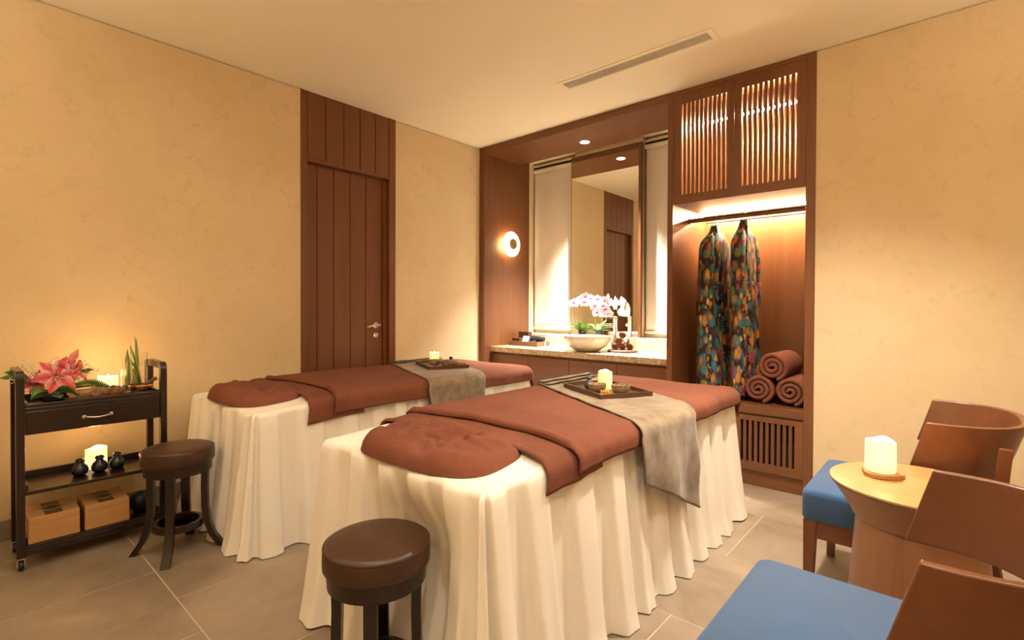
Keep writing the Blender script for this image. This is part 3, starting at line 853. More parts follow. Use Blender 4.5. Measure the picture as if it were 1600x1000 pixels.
def small_bowl(label, loc, r, fill, group='speckled bowls on the bed trays'):
    b = thing('small_bowl', label, 'bowl', loc, group=group)
    h = r*.98
    MB().lathe([(r*.45,0),(r*.75,h*.2),(r*.96,h*.6),(r,h),(r*.93,h),(r*.88,h*.62),(r*.6,h*.25),(0,h*.18)], 30).build('bowl_shell', M['coco'], b, smooth=True, ang=50)
    mb = MB().lathe([(r*.885,h*.66),(r*.6,h*.74),(r*.3,h*.80),(0,h*.82)], 24)
    for i, (x, y, z) in enumerate(mb.v): mb.v[i] = (x, y, z+.004*nz(x*90, y*90, r))
    mb.build('contents', fill, b, smooth=True)
    return b
def jar(label, loc, s, mat, group, lid=None):
    j = thing('oil_bottle', label, 'bottle', loc, group=group)
    MB().lathe([(.55*s,0),(.9*s,.25*s),(1.0*s,.75*s),(.85*s,1.25*s),(.5*s,1.6*s),(.42*s,1.75*s),(.42*s,1.95*s),(0,1.95*s)], 24).build('body', mat, j, smooth=True, ang=50)
    MB().lathe([(.44*s,1.93*s),(.55*s,1.97*s),(.56*s,2.15*s),(.40*s,2.35*s),(0,2.42*s)], 20).build('stopper', lid or mat, j, smooth=True, ang=50)
    return j

def serving_tray(label, loc, rz, L, W):
    t = thing('serving_tray', label, 'tray', loc, rz, group='dark trays on the beds')
    hx, hy = L/2, W/2
    def outline(o):
        p = [(hx-o, -hy+o), (hx-o, hy-o)]
        # left end bows out
        for k in range(9):
            a = k/8; p.append((-hx+.03+o-.035*math.sin(PI*a), hy-o-(2*hy-2*o)*a))
        return p
    box_ = MB().prism(outline(0), 0, .006); box_.build('tray_base', M['traywood'], t, bevel=.001)
    P, Q = outline(0), outline(.008); n = len(P)
    names = []
    for i in range(n):
        pass
    rim = MB()
    for i in range(n):
        a, b = P[i], P[(i+1) % n]; c, d = Q[(i+1) % n], Q[i]
        za = .024; rim.hexa([(a[0],a[1],.006),(b[0],b[1],.006),(c[0],c[1],.006),(d[0],d[1],.006),(a[0],a[1],za),(b[0],b[1],za),(c[0],c[1],za),(d[0],d[1],za)])
    rim.build('tray_rim', M['traywood'], t)
    return t

B1, B2 = (.635, -1.53), (2.130, -1.53)
build_bed(*B1, 3, 'massage bed in cream pleated sheet nearest the timber door, behind')
build_bed(*B2, 8, 'massage bed in cream pleated sheet in the foreground beside the chairs', dent=(.115, .105))
build_bed_towel(*B1, 2., 'brown terry towel spread over the rear bed by the door', .07)
build_bed_towel(*B2, 5., 'brown terry towel spread over the foreground bed')
build_face_cushion(B1[0]-.02, -2.355, .04, 'brown towel-covered face cushion at the head of the rear bed', 3)
build_face_cushion(B2[0]+.035, -2.355, .10, 'brown towel-covered face cushion at the head of the foreground bed', 9)
build_runner(*B1, 1., 'grey velour throw laid diagonally across the rear bed', .37, .86, -.02, .46, .26, .36)
build_runner(*B2, 4., 'grey velour throw laid diagonally across the foreground bed, hanging down its side', .335, .86, -.225, .285, .165, .385)

TZ = .7165+.002
def tray_set(cx, cy, rz, which):
    w_ = ['rear', 'foreground'][which]
    serving_tray('dark wooden tray on the %s bed' % w_, (cx, cy, TZ), rz, .43, .29)
    R = Matrix.Rotation(rz, 3, 'Z')
    def at(x, y): p = R @ Vector((x, y, 0)); return (cx+p.x, cy+p.y, TZ+.0065)
    return at
at = tray_set(2.125, -1.195, -.50, 1)
candle('pillar_candle', 'lit candle on the tray of the foreground bed', at(-.022, .016), .037, .095, 2)
small_bowl('speckled bowl of orange powder on the foreground bed tray', at(.065, -.080), .046, M['paprika'])
small_bowl('speckled bowl of dark seeds on the foreground bed tray', at(.140, .010), .047, M['seeds'])
jar('blue-grey oil bottle on the foreground bed tray', at(-.065, -.055), .027, M['bluejar'], 'bottles on the bed trays', M['traywood'])
jar('amber oil bottle behind the blue bottle on the foreground tray', at(-.100, .040), .027, M['amber'], 'bottles on the bed trays', M['traywood'])
o = MB().prism(rrect(.022, .016, .004), 0, .020).build('spice_block', M['paprika'], None, bevel=.003)
o.location = at(.135, -.075); o.rotation_euler = (0, 0, .4); tag(o, 'small orange block on the foreground bed tray', 'spice block')
at = tray_set(.635, -1.035, -.42, 0)
candle('pillar_candle', 'lit candle on the tray of the rear bed', at(-.065, -.030), .036, .088, 4)
small_bowl('speckled bowl in front of the candle on the rear bed tray', at(.045, -.06), .047, M['seeds'])
small_bowl('speckled bowl at the open end of the rear bed tray', at(.14, .005), .049, M['herb'])
jar('brown stoppered oil bottle on the rear bed tray', at(.055, .06), .027, M['ceramic'], 'bottles on the bed trays')
o = rolled_towel(.016, .12, 2., M['sack'], 'herb_bundle'); o.location = at(.13, .085); o.rotation_euler = (0, 0, .3); tag(o, 'small rolled cloth bundle on the rear bed tray', 'bundle')

# ------------------------------------------------------------------ stools
def build_stool(x, y, rz, label, sc=1.04):
    s = thing('round_stool', label, 'stool', (x, y, 0), rz, group='round padded stools'); s.scale = (1, 1, sc)
    R = .149
    MB().lathe([(0,.405),(R*.96,.405),(R,.412),(R*1.005,.425),(R*1.0,.452),(R*.985,.462),(R*.955,.469),(R*.9,.4725),(R*.6,.4755),(0,.4765)], 56).build('seat_pad', M['leather'], s, smooth=True, ang=60)
    MB().tube([(R*.982*math.cos(2*PI*i/56), R*.982*math.sin(2*PI*i/56), .4635) for i in range(57)], .0028, 6, cap=False).build('piping', M['leather'], s, smooth=True)
    MB().lathe([(R*.90,.362),(R*.92,.362),(R*.93,.405),(R*.80,.405),(R*.80,.362),(R*.90,.362)], 48).build('apron', M['darkleg'], s, smooth=True, ang=40)
    prof = [(.375,.112),(.28,.110),(.19,.112),(.12,.122),(.06,.143),(.022,.168),(.001,.182)]
    mbl = MB(); hw = .0175
    n = len(prof)
    for (z, r) in prof:
        t = .0135
        mbl.v += [(r-t,-hw,z),(r+t,-hw,z),(r+t,hw,z),(r-t,hw,z)]
    for j in range(n-1):
        for i in range(4): mbl.f.append((4*j+i, 4*j+(i+1) % 4, 4*j+4+(i+1) % 4, 4*j+4+i))
    mbl.f += [(0,1,2,3), tuple(4*(n-1)+i for i in (3,2,1,0))]
    me = mbl.mesh('leg', M['darkleg'], True, 50)
    for k in range(4):
        o = bpy.data.objects.new('leg', me); add(o, s); o.rotation_euler = (0, 0, PI/4+k*PI/2)
    MB().lathe([(.085,.108),(.102,.108),(.104,.122),(.102,.138),(.085,.138),(.083,.122),(.085,.108)], 44).build('foot_ring', M['darkleg'], s, smooth=True, ang=40)
    return s
build_stool(.75,-2.747, .25, 'round brown leather stool between the trolley and the rear bed')
build_stool(2.262, -2.660, .05, 'round brown leather stool in front of the foreground bed')

# ------------------------------------------------------------------ trolley
def build_trolley():
    X0, X1, Y0, Y1 = .195, .475, -3.275, -2.722
    t = thing('spa_trolley', 'dark lacquered wooden trolley with a drawer and open shelves on casters', 'trolley', ((X0+X1)/2, (Y0+Y1)/2, 0))
    hx, hy = (X1-X0)/2, (Y1-Y0)/2; p = .030; th = .028
    for sy in (-1, 1):
        y0, y1 = (sy*hy-th, sy*hy) if sy > 0 else (sy*hy, sy*hy+th)
        # side frame: rounded inverted U in the x-z plane
        out = [(-hx, .055), (-hx, .835)] + [(-hx+.035-.035*math.cos(a), .835+.035*math.sin(a)) for a in (PI/8, PI/4, 3*PI/8, PI/2)] + [(hx-.035+.035*math.sin(a), .835+.035*math.cos(a)) for a in (PI/8, PI/4, 3*PI/8, PI/2)] + [(hx, .055)]
        inn = [(-hx+p, .055), (-hx+p, .825)] + [(-hx+p+.018-.018*math.cos(a), .825+.010*math.sin(a)) for a in (PI/8, PI/4, 3*PI/8, PI/2)] + [(hx-p-.018+.018*math.sin(a), .825+.010*math.cos(a)) for a in (PI/8, PI/4, 3*PI/8, PI/2)] + [(hx-p, .055)]
        mb = MB(); n = len(out)
        for y in (y0, y1):
            for q in out: mb.v.append((q[0], y, q[1]))
            for q in inn: mb.v.append((q[0], y, q[1]))
        for i in range(n-1):
            mb.f.append((i, i+1, n+i+1, n+i)); mb.f.append((2*n+i, 3*n+i, 3*n+i+1, 2*n+i+1))
            mb.f.append((i, 2*n+i, 2*n+i+1, i+1)); mb.f.append((n+i, n+i+1, 3*n+i+1, 3*n+i))
        for a in (0, n-1): mb.f.append((a, n+a, 3*n+a, 2*n+a))
        mb.build('side_frame', M['dark'], t, bevel=.002)
    yi0, yi1 = -hy+th, hy-th
    box('top_tray', M['dark'], t, -hx+.004, hx-.004, yi0, yi1, .690, .706, .002)
    box('tray_lip', M['dark'], t, hx-.020, hx-.004, yi0, yi1, .706, .722, .002)
    box('tray_lip', M['dark'], t, -hx+.004, -hx+.018, yi0, yi1, .706, .735, .002)
    for sy in (-1, 1): box('tray_lip', M['dark'], t, -hx+.018, hx-.020, (yi0 if sy < 0 else yi1-.012), (yi0+.012 if sy < 0 else yi1), .706, .728, .002)
    dr = box('drawer', M['dark'], t, -hx+.012, hx-.006, yi0+.002, yi1-.002, .588, .689, .002)
    hb = MB(); y_ = -.0
    hb.tube([(hx-.004,-.047,.638),(hx+.012,-.040,.638),(hx+.017,-.02,.635),(hx+.019,0,.634),(hx+.017,.02,.635),(hx+.012,.040,.638),(hx-.004,.047,.638)], .0045, 10)
    for s in (-1, 1): hb.lathe([(0,0),(.009,0),(.008,.004),(0,.006)], 14); 
    nb = len(hb.v)-2*14*4
    for i in range(nb, nb+56): v = hb.v[i]; hb.v[i] = (hx-.006+v[2], -.050+v[0], .638+v[1])
    for i in range(nb+56, nb+112): v = hb.v[i]; hb.v[i] = (hx-.006+v[2], .050+v[0], .638+v[1])
    hb.build('drawer_handle', M['steel'], dr, smooth=True)['label'] = 'small steel bow handle'
    for nm, z in (('shelf', .325), ('shelf', .088)):
        sh = box(nm, M['dark'], t, -hx+.004, hx-.002, yi0, yi1, z, z+.016, .002)
        box('shelf_lip', M['dark'], sh, -hx+.004, -hx+.018, yi0, yi1, z+.016, z+.046, .002)
        for sy in (-1, 1): box('shelf_end', M['dark'], sh, -hx+.018, hx-.03, (yi0 if sy < 0 else yi1-.012), (yi0+.012 if sy < 0 else yi1), z+.016, z+.04, .002)
        if z < .2: box('apron_rail', M['dark'], sh, hx-.022, hx-.002, yi0, yi1, z-.030, z, .002)
    for sx in (-1, 1):
        for sy in (-1, 1):
            cx_, cy_ = sx*(hx-.016), sy*(hy-.014)
            cs = MB().box(cx_-.014, cx_+.014, cy_-.013, cy_-.010, .018, .052).box(cx_-.014, cx_+.014, cy_+.010, cy_+.013, .018, .052).box(cx_-.014, cx_+.014, cy_-.013, cy_+.013, .050, .055).build('caster', M['silver'], t)
            MB().lathe([(0,-.009),(.019,-.009),(.0215,-.006),(.0215,.006),(.019,.009),(0,.009)], 24).xf(Matrix.Translation((cx_, cy_, .0225)) @ Matrix.Rotation(PI/2, 4, 'X')).build('wheel', M['black'], cs, smooth=True)
    return t
build_trolley()
TOP, MID, LOW = .7065, .3415, .1045

def wooden_box(label, x1, y0, y1, d, h):
    b = thing('wooden_box', label, 'box', (x1-d/2, (y0+y1)/2, LOW), 0, group='pale wooden boxes on the trolley')
    hx, hy = d/2, (y1-y0)/2
    box('box_body', M['pine'], b, -hx, hx, -hy, hy, 0, h*.72, .002)
    box('box_lid', M['pine'], b, -hx, hx, -hy, hy, h*.725, h, .002)
    l = box('label_band', M['label'], b, -hx+.02, hx-.012, -.030, .030, h, h+.0006, 0)
    def dia(s, z, m, nm): MB().prism([(-.045*s,0),(-.02*s,.02*s*1.4),(0,.030*s*1.3),(.02*s,.02*s*1.4),(.045*s,0),(.02*s,-.02*s*1.4),(0,-.030*s*1.3),(-.02*s,-.02*s*1.4)], z, z+.0004, Matrix.Rotation(PI/2, 4, 'Z')).build(nm, m, b)
    dia(1.15, h+.0007, M['emblem'], 'label_emblem'); dia(.85, h+.0012, M['emblem_d'], 'label_emblem_centre')
    return b
wooden_box('pale wooden box at the left of the trolley bottom shelf', .462, -3.238, -3.064, .215, .112)
wooden_box('pale wooden box at the right of the trolley bottom shelf, beside the stool', .462, -3.046, -2.878, .215, .112)
o = MB().grid(24, 14, lambda u, v: (.05*math.cos(2*PI*u)*math.sin(PI*(.02+.96*v))**.6, .045*math.sin(2*PI*u)*math.sin(PI*(.02+.96*v))**.6, .046-.046*math.cos(PI*v)*(1 if v > .5 else 1)), cu=True).build('black_pouch', M['black'], None, smooth=True)
o.location = (.36, -2.812, LOW); tag(o, 'black cloth pouch at the right end of the trolley bottom shelf', 'pouch')
candle('pillar_candle', 'lit candle behind the jars on the trolley middle shelf', (.262, -2.972, MID), .044, .098, 6, True)
for lab, y, x in (('dark ceramic jar, leftmost of three on the trolley', -3.048, .352), ('dark ceramic jar, middle one before the trolley candle', -2.974, .350), ('dark ceramic jar, rightmost of three on the trolley', -2.905, .345)):
    jar(lab, (x, y, MID), .033, M['ceramic'], 'dark ceramic jars on the trolley')

def leaf_mesh(mb, base, dirv, length, width, curl=.3, up=Vector((0,0,1)), nseg=8, cup=.15, shape=.9, droop=0.):
    d = Vector(dirv).normalized(); side = d.cross(up)
    if side.length < 1e-4: side = Vector((1,0,0))
    side.normalize(); nrm = side.cross(d).normalized(); o = mb.off(); b = Vector(base)
    for i in range(nseg+1):
        t = i/nseg
        w_ = width*(math.sin(PI*min(1, max(.0, .06+.94*t))**shape))*.5 + .0008
        c = b+d*length*t + nrm*(-curl*length*t*t) + Vector((0,0,-droop*length*t*t))
        for j, k in enumerate((-1, -.5, 0, .5, 1)):
            mb.v.append(tuple(c+side*w_*k+nrm*(cup*w_*abs(k))))
    for i in range(nseg):
        for j in range(4): a = o+5*i+j; mb.f.append((a, a+1, a+6, a+5))
    return mb
def flowers():
    C = Vector((.335, -3.135, TOP))
    f = thing('flower_arrangement', 'pink lilies with fern and filler in a dark bowl on the trolley', 'flowers', tuple(C))
    MB().lathe([(.035,0),(.055,.01),(.062,.028),(.058,.042),(.05,.042),(.045,.02),(0,.015)], 30).build('bowl', M['ceramic'], f, smooth=True)
    MB().lathe([(.05,.038),(.035,.055),(0,.062)], 20).build('moss', M['fern'], f, smooth=True)
    rng = random.Random(4)
    def lily(cx, cy, cz, axis, L, W, openk, rot0):
        ax = Vector(axis).normalized(); u = ax.orthogonal().normalized(); v = ax.cross(u)
        st = MB()
        for k in range(6):
            a = k*PI/3+.3; d = ax+(u*math.cos(a)+v*math.sin(a))*.35
            P0 = Vector((cx,cy,cz)); st.tube([P0, P0+d*L*.3, P0+d*L*.55], .0012, 5)
            e = P0+d*L*.55; st.tube([e-u*.006, e+u*.006], .002, 5)
        st.tube([Vector((cx,cy,cz))-ax*.0, Vector((cx,cy,cz))-ax*.02-Vector((0,0,.05))], .003, 6)
        s = st.build('lily', M['stamen'], f, smooth=True)
        for k in range(6):
            a = k*PI/3+rot0; rad = u*math.cos(a)+v*math.sin(a)
            d = (ax*(1-openk)+rad*openk).normalized()
            pm = MB()
            # build petal in its own frame so that the stripe runs down its middle
            leaf_mesh(pm, (0,0,0), (1,0,0), L*(1 if k % 2 == 0 else .92), W*(1 if k % 2 == 0 else .8), curl=.28, nseg=9, cup=.30)
            o = pm.build('petal', M['lily'], s, smooth=True, solid=.0008)
            z_ = (ax-d*ax.dot(d)).normalized(); y_ = z_.cross(d)
            Mx = Matrix((d, y_, z_)).transposed().to_4x4(); Mx.translation = Vector((cx,cy,cz)); o.matrix_local = Mx
    lily(.02, .005, .115, (.75, .12, .35), .098, .062, .74, .35)
    lily(-.035, .065, .125, (.40, .50, .45), .086, .056, .60, .1)
    lily(.0, -.055, .085, (.6, -.5, .45), .065, .040, .55, .6)
    bd = MB(); P0 = Vector((-.02,.052,.15)); 
    bd.tube([P0, P0+Vector((.004,.012,.03)), P0+Vector((.008,.022,.06)), P0+Vector((.012,.034,.088))], lambda t: .019*math.sin(PI*(.12+.86*t))+.001, 12)
    bd.build('lily_bud', M['bud'], f, smooth=True)
    def frond(base, d, L, W):
        mb = MB(); d = Vector(d).normalized(); b = Vector(base); n = 22; pts = []
        side = d.cross(Vector((0,0,1))).normalized()
        for i in range(n+1):
            t = i/n; c = b+d*L*t+Vector((0,0,-.35*L*t*t)); pts.append(c)
            w_ = W*math.sin(PI*(.12+.86*t))
            if i:
                for s in (-1, 1): leaf_mesh(mb, c, side*s*.65+d*.5+Vector((0,0,.15+.65*s)), w_, .0075, nseg=3, up=side)
        mb.tube(pts, .0012, 5); mb.build('fern_frond', M['fern'], f, smooth=False)
    frond((.0,-.03,.06), (-.15,-.85,.75), .20, .032); frond((.02,.03,.05), (.45,.9,.38), .20, .036); frond((.03,.0,.05), (.9,.65,.2), .12, .035); frond((.03,-.03,.05), (.8,-.45,.25), .13, .035); frond((-.02,.05,.07), (-.1,.75,.85), .15, .026); frond((-.03,-.05,.06), (-.2,-.6,.8), .19, .028)
    mb = MB(); leaf_mesh(mb, (.02,-.035,.03), (.65,-.6,.55), .12, .034, curl=.25)
    mb.build('green_leaf', M['leaf'], f, smooth=True, solid=.001)
    mb = MB(); leaf_mesh(mb, (.045,0,.03), (.9,.1,.12), .07, .040, curl=.2); mb.build('green_leaf', M['leaf'], f, smooth=True, solid=.001)
    fb = MB(); tw = MB()
    for k in range(34):
        d = Vector((rng.uniform(-.5,.7), rng.uniform(-1,1), rng.uniform(.35,1.1))).normalized(); L = rng.uniform(.10,.17)
        b = Vector((rng.uniform(-.03,.03), rng.uniform(-.03,.03), .045)); e = b+d*L
        tw.tube([b, b+d*L*.5+Vector((0,0,.006)), e], .0008, 4)
        for q in range(6):
            c = e+Vector((rng.gauss(0,.011), rng.gauss(0,.011), rng.gauss(0,.009))); r = rng.uniform(.002,.0045)
            fb.lathe([(0,-r),(r*.8,-r*.4),(r,.2*r),(0,r)], 6, tuple(c))
    o = tw.build('filler_twigs', M['twig'], f); o['kind'] = 'stuff'
    o = fb.build('filler_blossoms', M['filler'], f); o['kind'] = 'stuff'
flowers()
candle('pillar_candle', 'lit candle on the trolley top behind the dried herbs', (.225, -2.918, TOP), .043, .085, 8, True)
def trolley_top():
    # platter with dried herbs
    mb = MB()
    def fn(u, v):
        a = 2*PI*u; e = 2.6; ca, sa = math.cos(a), math.sin(a)
        r = (abs(ca)**e+abs(sa)**e)**(-1/e); pf = [(0,.004),(.80,.004),(.93,.016),(1.0,.019),(.98,.012),(.85,0),(0,0)]
        k = v*(len(pf)-1); i = min(int(k), len(pf)-2); t = k-i
        rr = pf[i][0]*(1-t)+pf[i+1][0]*t; z = pf[i][1]*(1-t)+pf[i+1][1]*t
        return (rr*r*.050*ca, rr*r*.128*sa, z)
    mb.grid(40, 13, fn, cu=True)
    p = mb.build('herb_platter', M['walnut'], None, smooth=True); p.location = (.395, -2.985, TOP); tag(p, 'oval wooden platter of dried herbs on the trolley', 'platter')
    rng = random.Random(12)
    def lump(name, label, cat, loc, s, mat, k, group='dried herb bundles on the trolley', rz=0.):
        m = MB().grid(20, 12, lambda u, v: tuple(Vector((s[0]*math.cos(2*PI*u)*math.sin(PI*(.01+.98*v)), s[1]*math.sin(2*PI*u)*math.sin(PI*(.01+.98*v)), s[2]*(1-math.cos(PI*(.01+.98*v)))))*(1+.35*nz(math.cos(2*PI*u)*2+k, math.sin(2*PI*u)*2, v*4))), cu=True)
        o = m.build(name, mat, None, smooth=True); o.location = loc; o.rotation_euler = (0, 0, rz); tag(o, label, cat, group); return o
    PZ = TOP+.006
    lump('herb_bundle', 'tan cloth herb bundle at the left of the platter', 'herb bundle', (.405, -3.055, PZ), (.030,.042,.022), M['sack'], 1)
    lump('herb_bundle', 'tan herb bundle in the middle of the platter', 'herb bundle', (.398, -2.985, PZ), (.028,.040,.028), M['sack'], 3)
    lump('herb_bundle', 'dark dried root at the right of the platter', 'herb bundle', (.392, -2.915, PZ), (.026,.038,.021), M['herb'], 5)
    # compress ball with tied neck
    c = thing('herbal_compress', 'brown herbal compress ball with tied neck behind the platter', 'compress', (.315, -2.985, TOP))
    MB().lathe([(.012,0),(.030,.008),(.036,.024),(.028,.040),(.013,.047),(.010,.052),(.016,.062),(.019,.072),(.008,.076),(0,.074)], 24, wob=lambda a, z: .05*math.sin(7*a)).build('compress_body', M['herb'], c, smooth=True)
    MB().lathe([(.011,.046),(.0135,.047),(.0135,.053),(.011,.054)], 18).build('tie', M['sack'], c, smooth=True)
    # heap of dried petals / potpourri, uncountable
    m = MB()
    for k in range(60):
        a = rng.uniform(0, 6.28); r = .045*math.sqrt(rng.random()); x, y = r*.55*math.cos(a), r*math.sin(a); z = .026*(1-(r/.048)**2)+.004
        leaf_mesh(m, (x, y, z), (rng.uniform(-1,1), rng.uniform(-1,1), rng.uniform(-.2,.6)), rng.uniform(.012,.022), .010, curl=.5, nseg=3)
    o = m.build('dried_petals', M['herb'], None); o.location = (.300, -2.868, TOP); o['kind'] = 'stuff'; tag(o, 'heap of dried petals beside the singing bowl', 'dried petals')
    cl = MB().grid(26, 20, lambda u, v: (-.045+.09*u, -.065+.13*v, .010+.007*nz(u*4, v*5, 2)+.004*nz(u*9, v*9)), ).build('dark_cloth', M['ceramic'], None, smooth=True, solid=.003)
    cl.location = (.395, -2.815, TOP); tag(cl, 'crumpled dark shiny cloth at the right of the trolley top', 'cloth')
    s = thing('singing_bowl', 'copper singing bowl with a wooden striker on the trolley', 'bowl', (.315, -2.797, TOP))
    MB().lathe([(.03,0),(.045,.006),(.053,.02),(.055,.034),(.0535,.040),(.050,.040),(.049,.030),(.04,.010),(0,.006)], 36).build('bowl_shell', M['copper'], s, smooth=True)
    st = MB().tube([(-.01,-.015,.022),(.01,.030,.048),(.025,.062,.068)], lambda t: .0065+.003*t, 12).build('striker', M['walnut'], None, smooth=True)
    st.location = (.315, -2.797, TOP); tag(st, 'wooden striker resting in the singing bowl', 'striker')
    v = thing('glass_vase', 'clear glass cylinder vase with striped leaves on the trolley', 'vase', (.262, -2.815, TOP))
    R, Hh = .058, .205
    MB().lathe([(0,0),(R,0),(R,Hh),(R-.0035,Hh),(R-.0035,.012),(0,.012)], 48).build('vase_glass', M['glass'], v, smooth=True)
    for (bx, by, dx, dy, L, W) in ((.01,-.030,.05,-.10,.21,.038), (.02,.02,.12,-.42,.25,.042), (.0,.01,.1,-.30,.23,.036), (-.01,.0,-.05,.30,.265,.028), (-.02,-.01,-.1,.48,.255,.026)):
        pm = MB(); leaf_mesh(pm, (0,0,0), (0,0,1), L, W, curl=.22 if dy > 0 else -.05, up=Vector((0,1,0)), nseg=12, shape=.8)
        o = pm.build('striped_leaf', M['stripeleaf'], v, smooth=True, solid=.0012)
        o.location = (bx, by, .014); o.rotation_euler = (-math.atan(dy), math.atan(dx), .6)
trolley_top()

# ------------------------------------------------------------------ chairs
def build_chair(x, y, label):
    """origin on floor below the middle of the seat front edge, chair faces -x"""
    c = thing('armchair', label, 'chair', (x, y, 0), group='wooden armchairs with blue seats')
    hw = .272; D = .50
    # cushion
    mb = MB(); poly = rrect(D/2, hw, .030, 6)
    levels = [(.332,.985),(.338,1.0),(.425,1.0),(.440,.985),(.447,.95)]
    n = len(poly); o = 0
    for z, k in levels:
        for (px, py) in poly: mb.v.append((D/2+px*(k if k < 1 else 1), py*(1-(1-k)*.9), z))
    for j in range(len(levels)-1):
        for i in range(n): mb.f.append((j*n+i, j*n+(i+1) % n, (j+1)*n+(i+1) % n, (j+1)*n+i))
    mb.f.append(tuple(range(n))[::-1])
    mb.f.append(tuple((len(levels)-1)*n+i for i in range(n)))
    mb.build('seat_cushion', M['blue'], c, smooth=True, ang=70, bevel=0)
    fr = MB(); z0, z1 = .262, .332
    fr.box(.012, .030, -hw+.02, hw-.02, z0, z1).box(D-.035, D-.012, -hw+.02, hw-.02, z0, z1).box(.03, D-.035, -hw+.012, -hw+.032, z0, z1).box(.03, D-.035, hw-.032, hw-.012, z0, z1)
    fr.build('seat_frame', M['chair_x'], c)
    def leg(px, py, qx, qy, ztop_, wt=.023, wb=.015):
        m = MB(); P = []
        for z, (ax, ay), w_ in ((0.001, (qx, qy), wb), (ztop_, (px, py), wt)):
            P += [(ax-w_, ay-w_, z), (ax+w_, ay-w_, z), (ax+w_, ay+w_, z), (ax-w_, ay+w_, z)]
        m.hexa(P); return m.build('leg', M['chair_z'], c, bevel=.003)
    for s in (-1, 1):
        leg(.030, s*(hw-.028), .022, s*(hw-.030), .331)
    # back band: U shape, leaning out towards the top, front ends cut on a slant
    hb = hw+.006; XB = .615; th = .019; ZB, ZT = .592, .768
    def center(t, k):            # t in -1..1 along the band, k 0 bottom..1 top
        xs = .328+.050*k         # slanted front end
        xb = XB-.035+.052*k
        e = 2.7; a = t*PI/2
        ca, sa = math.cos(a), math.sin(a)
        X = xs+(xb-xs)*abs(ca)**(2/e); Y = (hb+.012*k)*(1 if sa >= 0 else -1)*abs(sa)**(2/e)
        return Vector((X, Y, 0))
    def ts(i, n): 
        return -1+2*i/(n-1)
    nb = 81; K = 7; mb = MB()
    def pos(i, k, side):
        t = ts(i, nb); p = center(t, k); t1 = max(-1, t-.01); t2 = min(1, t+.01)
        tg = center(t2, k)-center(t1, k); nrm = Vector((tg.y, -tg.x, 0)).normalized()
        return p+nrm*side*th/2+Vector((0, 0, ZB+(ZT-ZB)*k))
    loop = [(k/(K-1), 1) for k in range(K)]+[(1-k/(K-1), -1) for k in range(K)]
    m = len(loop)
    for i in range(nb):
        for (k, s) in loop: mb.v.append(tuple(pos(i, k, s)))
    for i in range(nb-1):
        for j in range(m): mb.f.append((i*m+j, i*m+(j+1) % m, (i+1)*m+(j+1) % m, (i+1)*m+j))
    mb.f.append(tuple(range(m))); mb.f.append(tuple((nb-1)*m+j for j in range(m))[::-1])
    mb.build('backrest', M['chair_x'], c, smooth=True, ang=35, bevel=.003)
    # rear legs run up the outside of the band
    for s in (-1, 1):
        m = MB(); P = []
        for z, ax, ay, wx, wy in ((.001, .600, s*.245, .014, .014), (.34, .535, s*.264, .024, .018), (.712, .572, s*.288, .016, .013)):
            P.append([(ax-wx, ay-wy, z), (ax+wx, ay-wy, z), (ax+wx, ay+wy, z), (ax-wx, ay+wy, z)])
        m.hexa(P[0]+P[1]); m.hexa(P[1]+P[2]); m.build('leg', M['chair_z'], c, bevel=.002)
    return c
build_chair(3.082, -2.206, 'wooden armchair with blue seat in the right foreground corner')
build_chair(3.048, -.985, 'wooden armchair with blue seat behind the round table, by the plaster wall')

def build_side_table():
    t = thing('side_table', 'round wooden side table with bowl-shaped top between the two chairs', 'table', (3.418, -1.53, 0))
    R = .229
    MB().lathe([(0,.612),(R-.004,.612),(R,.616),(R-.001,.6205),(R-.004,.6215),(0,.6215)], 72).build('table_top', M['table_top'], t, smooth=True, ang=30)
    MB().lathe([(R-.002,.6115),(R-.012,.598),(R-.035,.565),(R-.055,.530),(R-.064,.510),(0,.505)], 72).build('bowl_edge', M['table_z'], t, smooth=True, ang=50)
    MB().lathe([(.157,.509),(.163,.42),(.172,.30),(.184,.15),(.200,.0),(0,.0)], 72).build('pedestal', M['table_z'], t, smooth=True, ang=50)
build_side_table()
def coaster():
    n = 30; mb = MB(); rng = random.Random(2)
    o = thing('wood_slice_coaster', 'irregular wood slice under the candle on the side table', 'coaster', (3.325, -1.505, .622))
    poly = [((.050+.004*math.sin(3*2*PI*i/n+1)+.002*math.sin(7*2*PI*i/n))*math.cos(2*PI*i/n)*1.08, (.050+.004*math.sin(3*2*PI*i/n+1))*math.sin(2*PI*i/n)) for i in range(n)]
    mb.prism(poly, 0, .013).build('slice', M['barkslice'], o, bevel=.002)
coaster()
candle('pillar_candle', 'large lit candle on the wood slice of the side table', (3.321, -1.500, .6355), .0415, .098, 1, True)

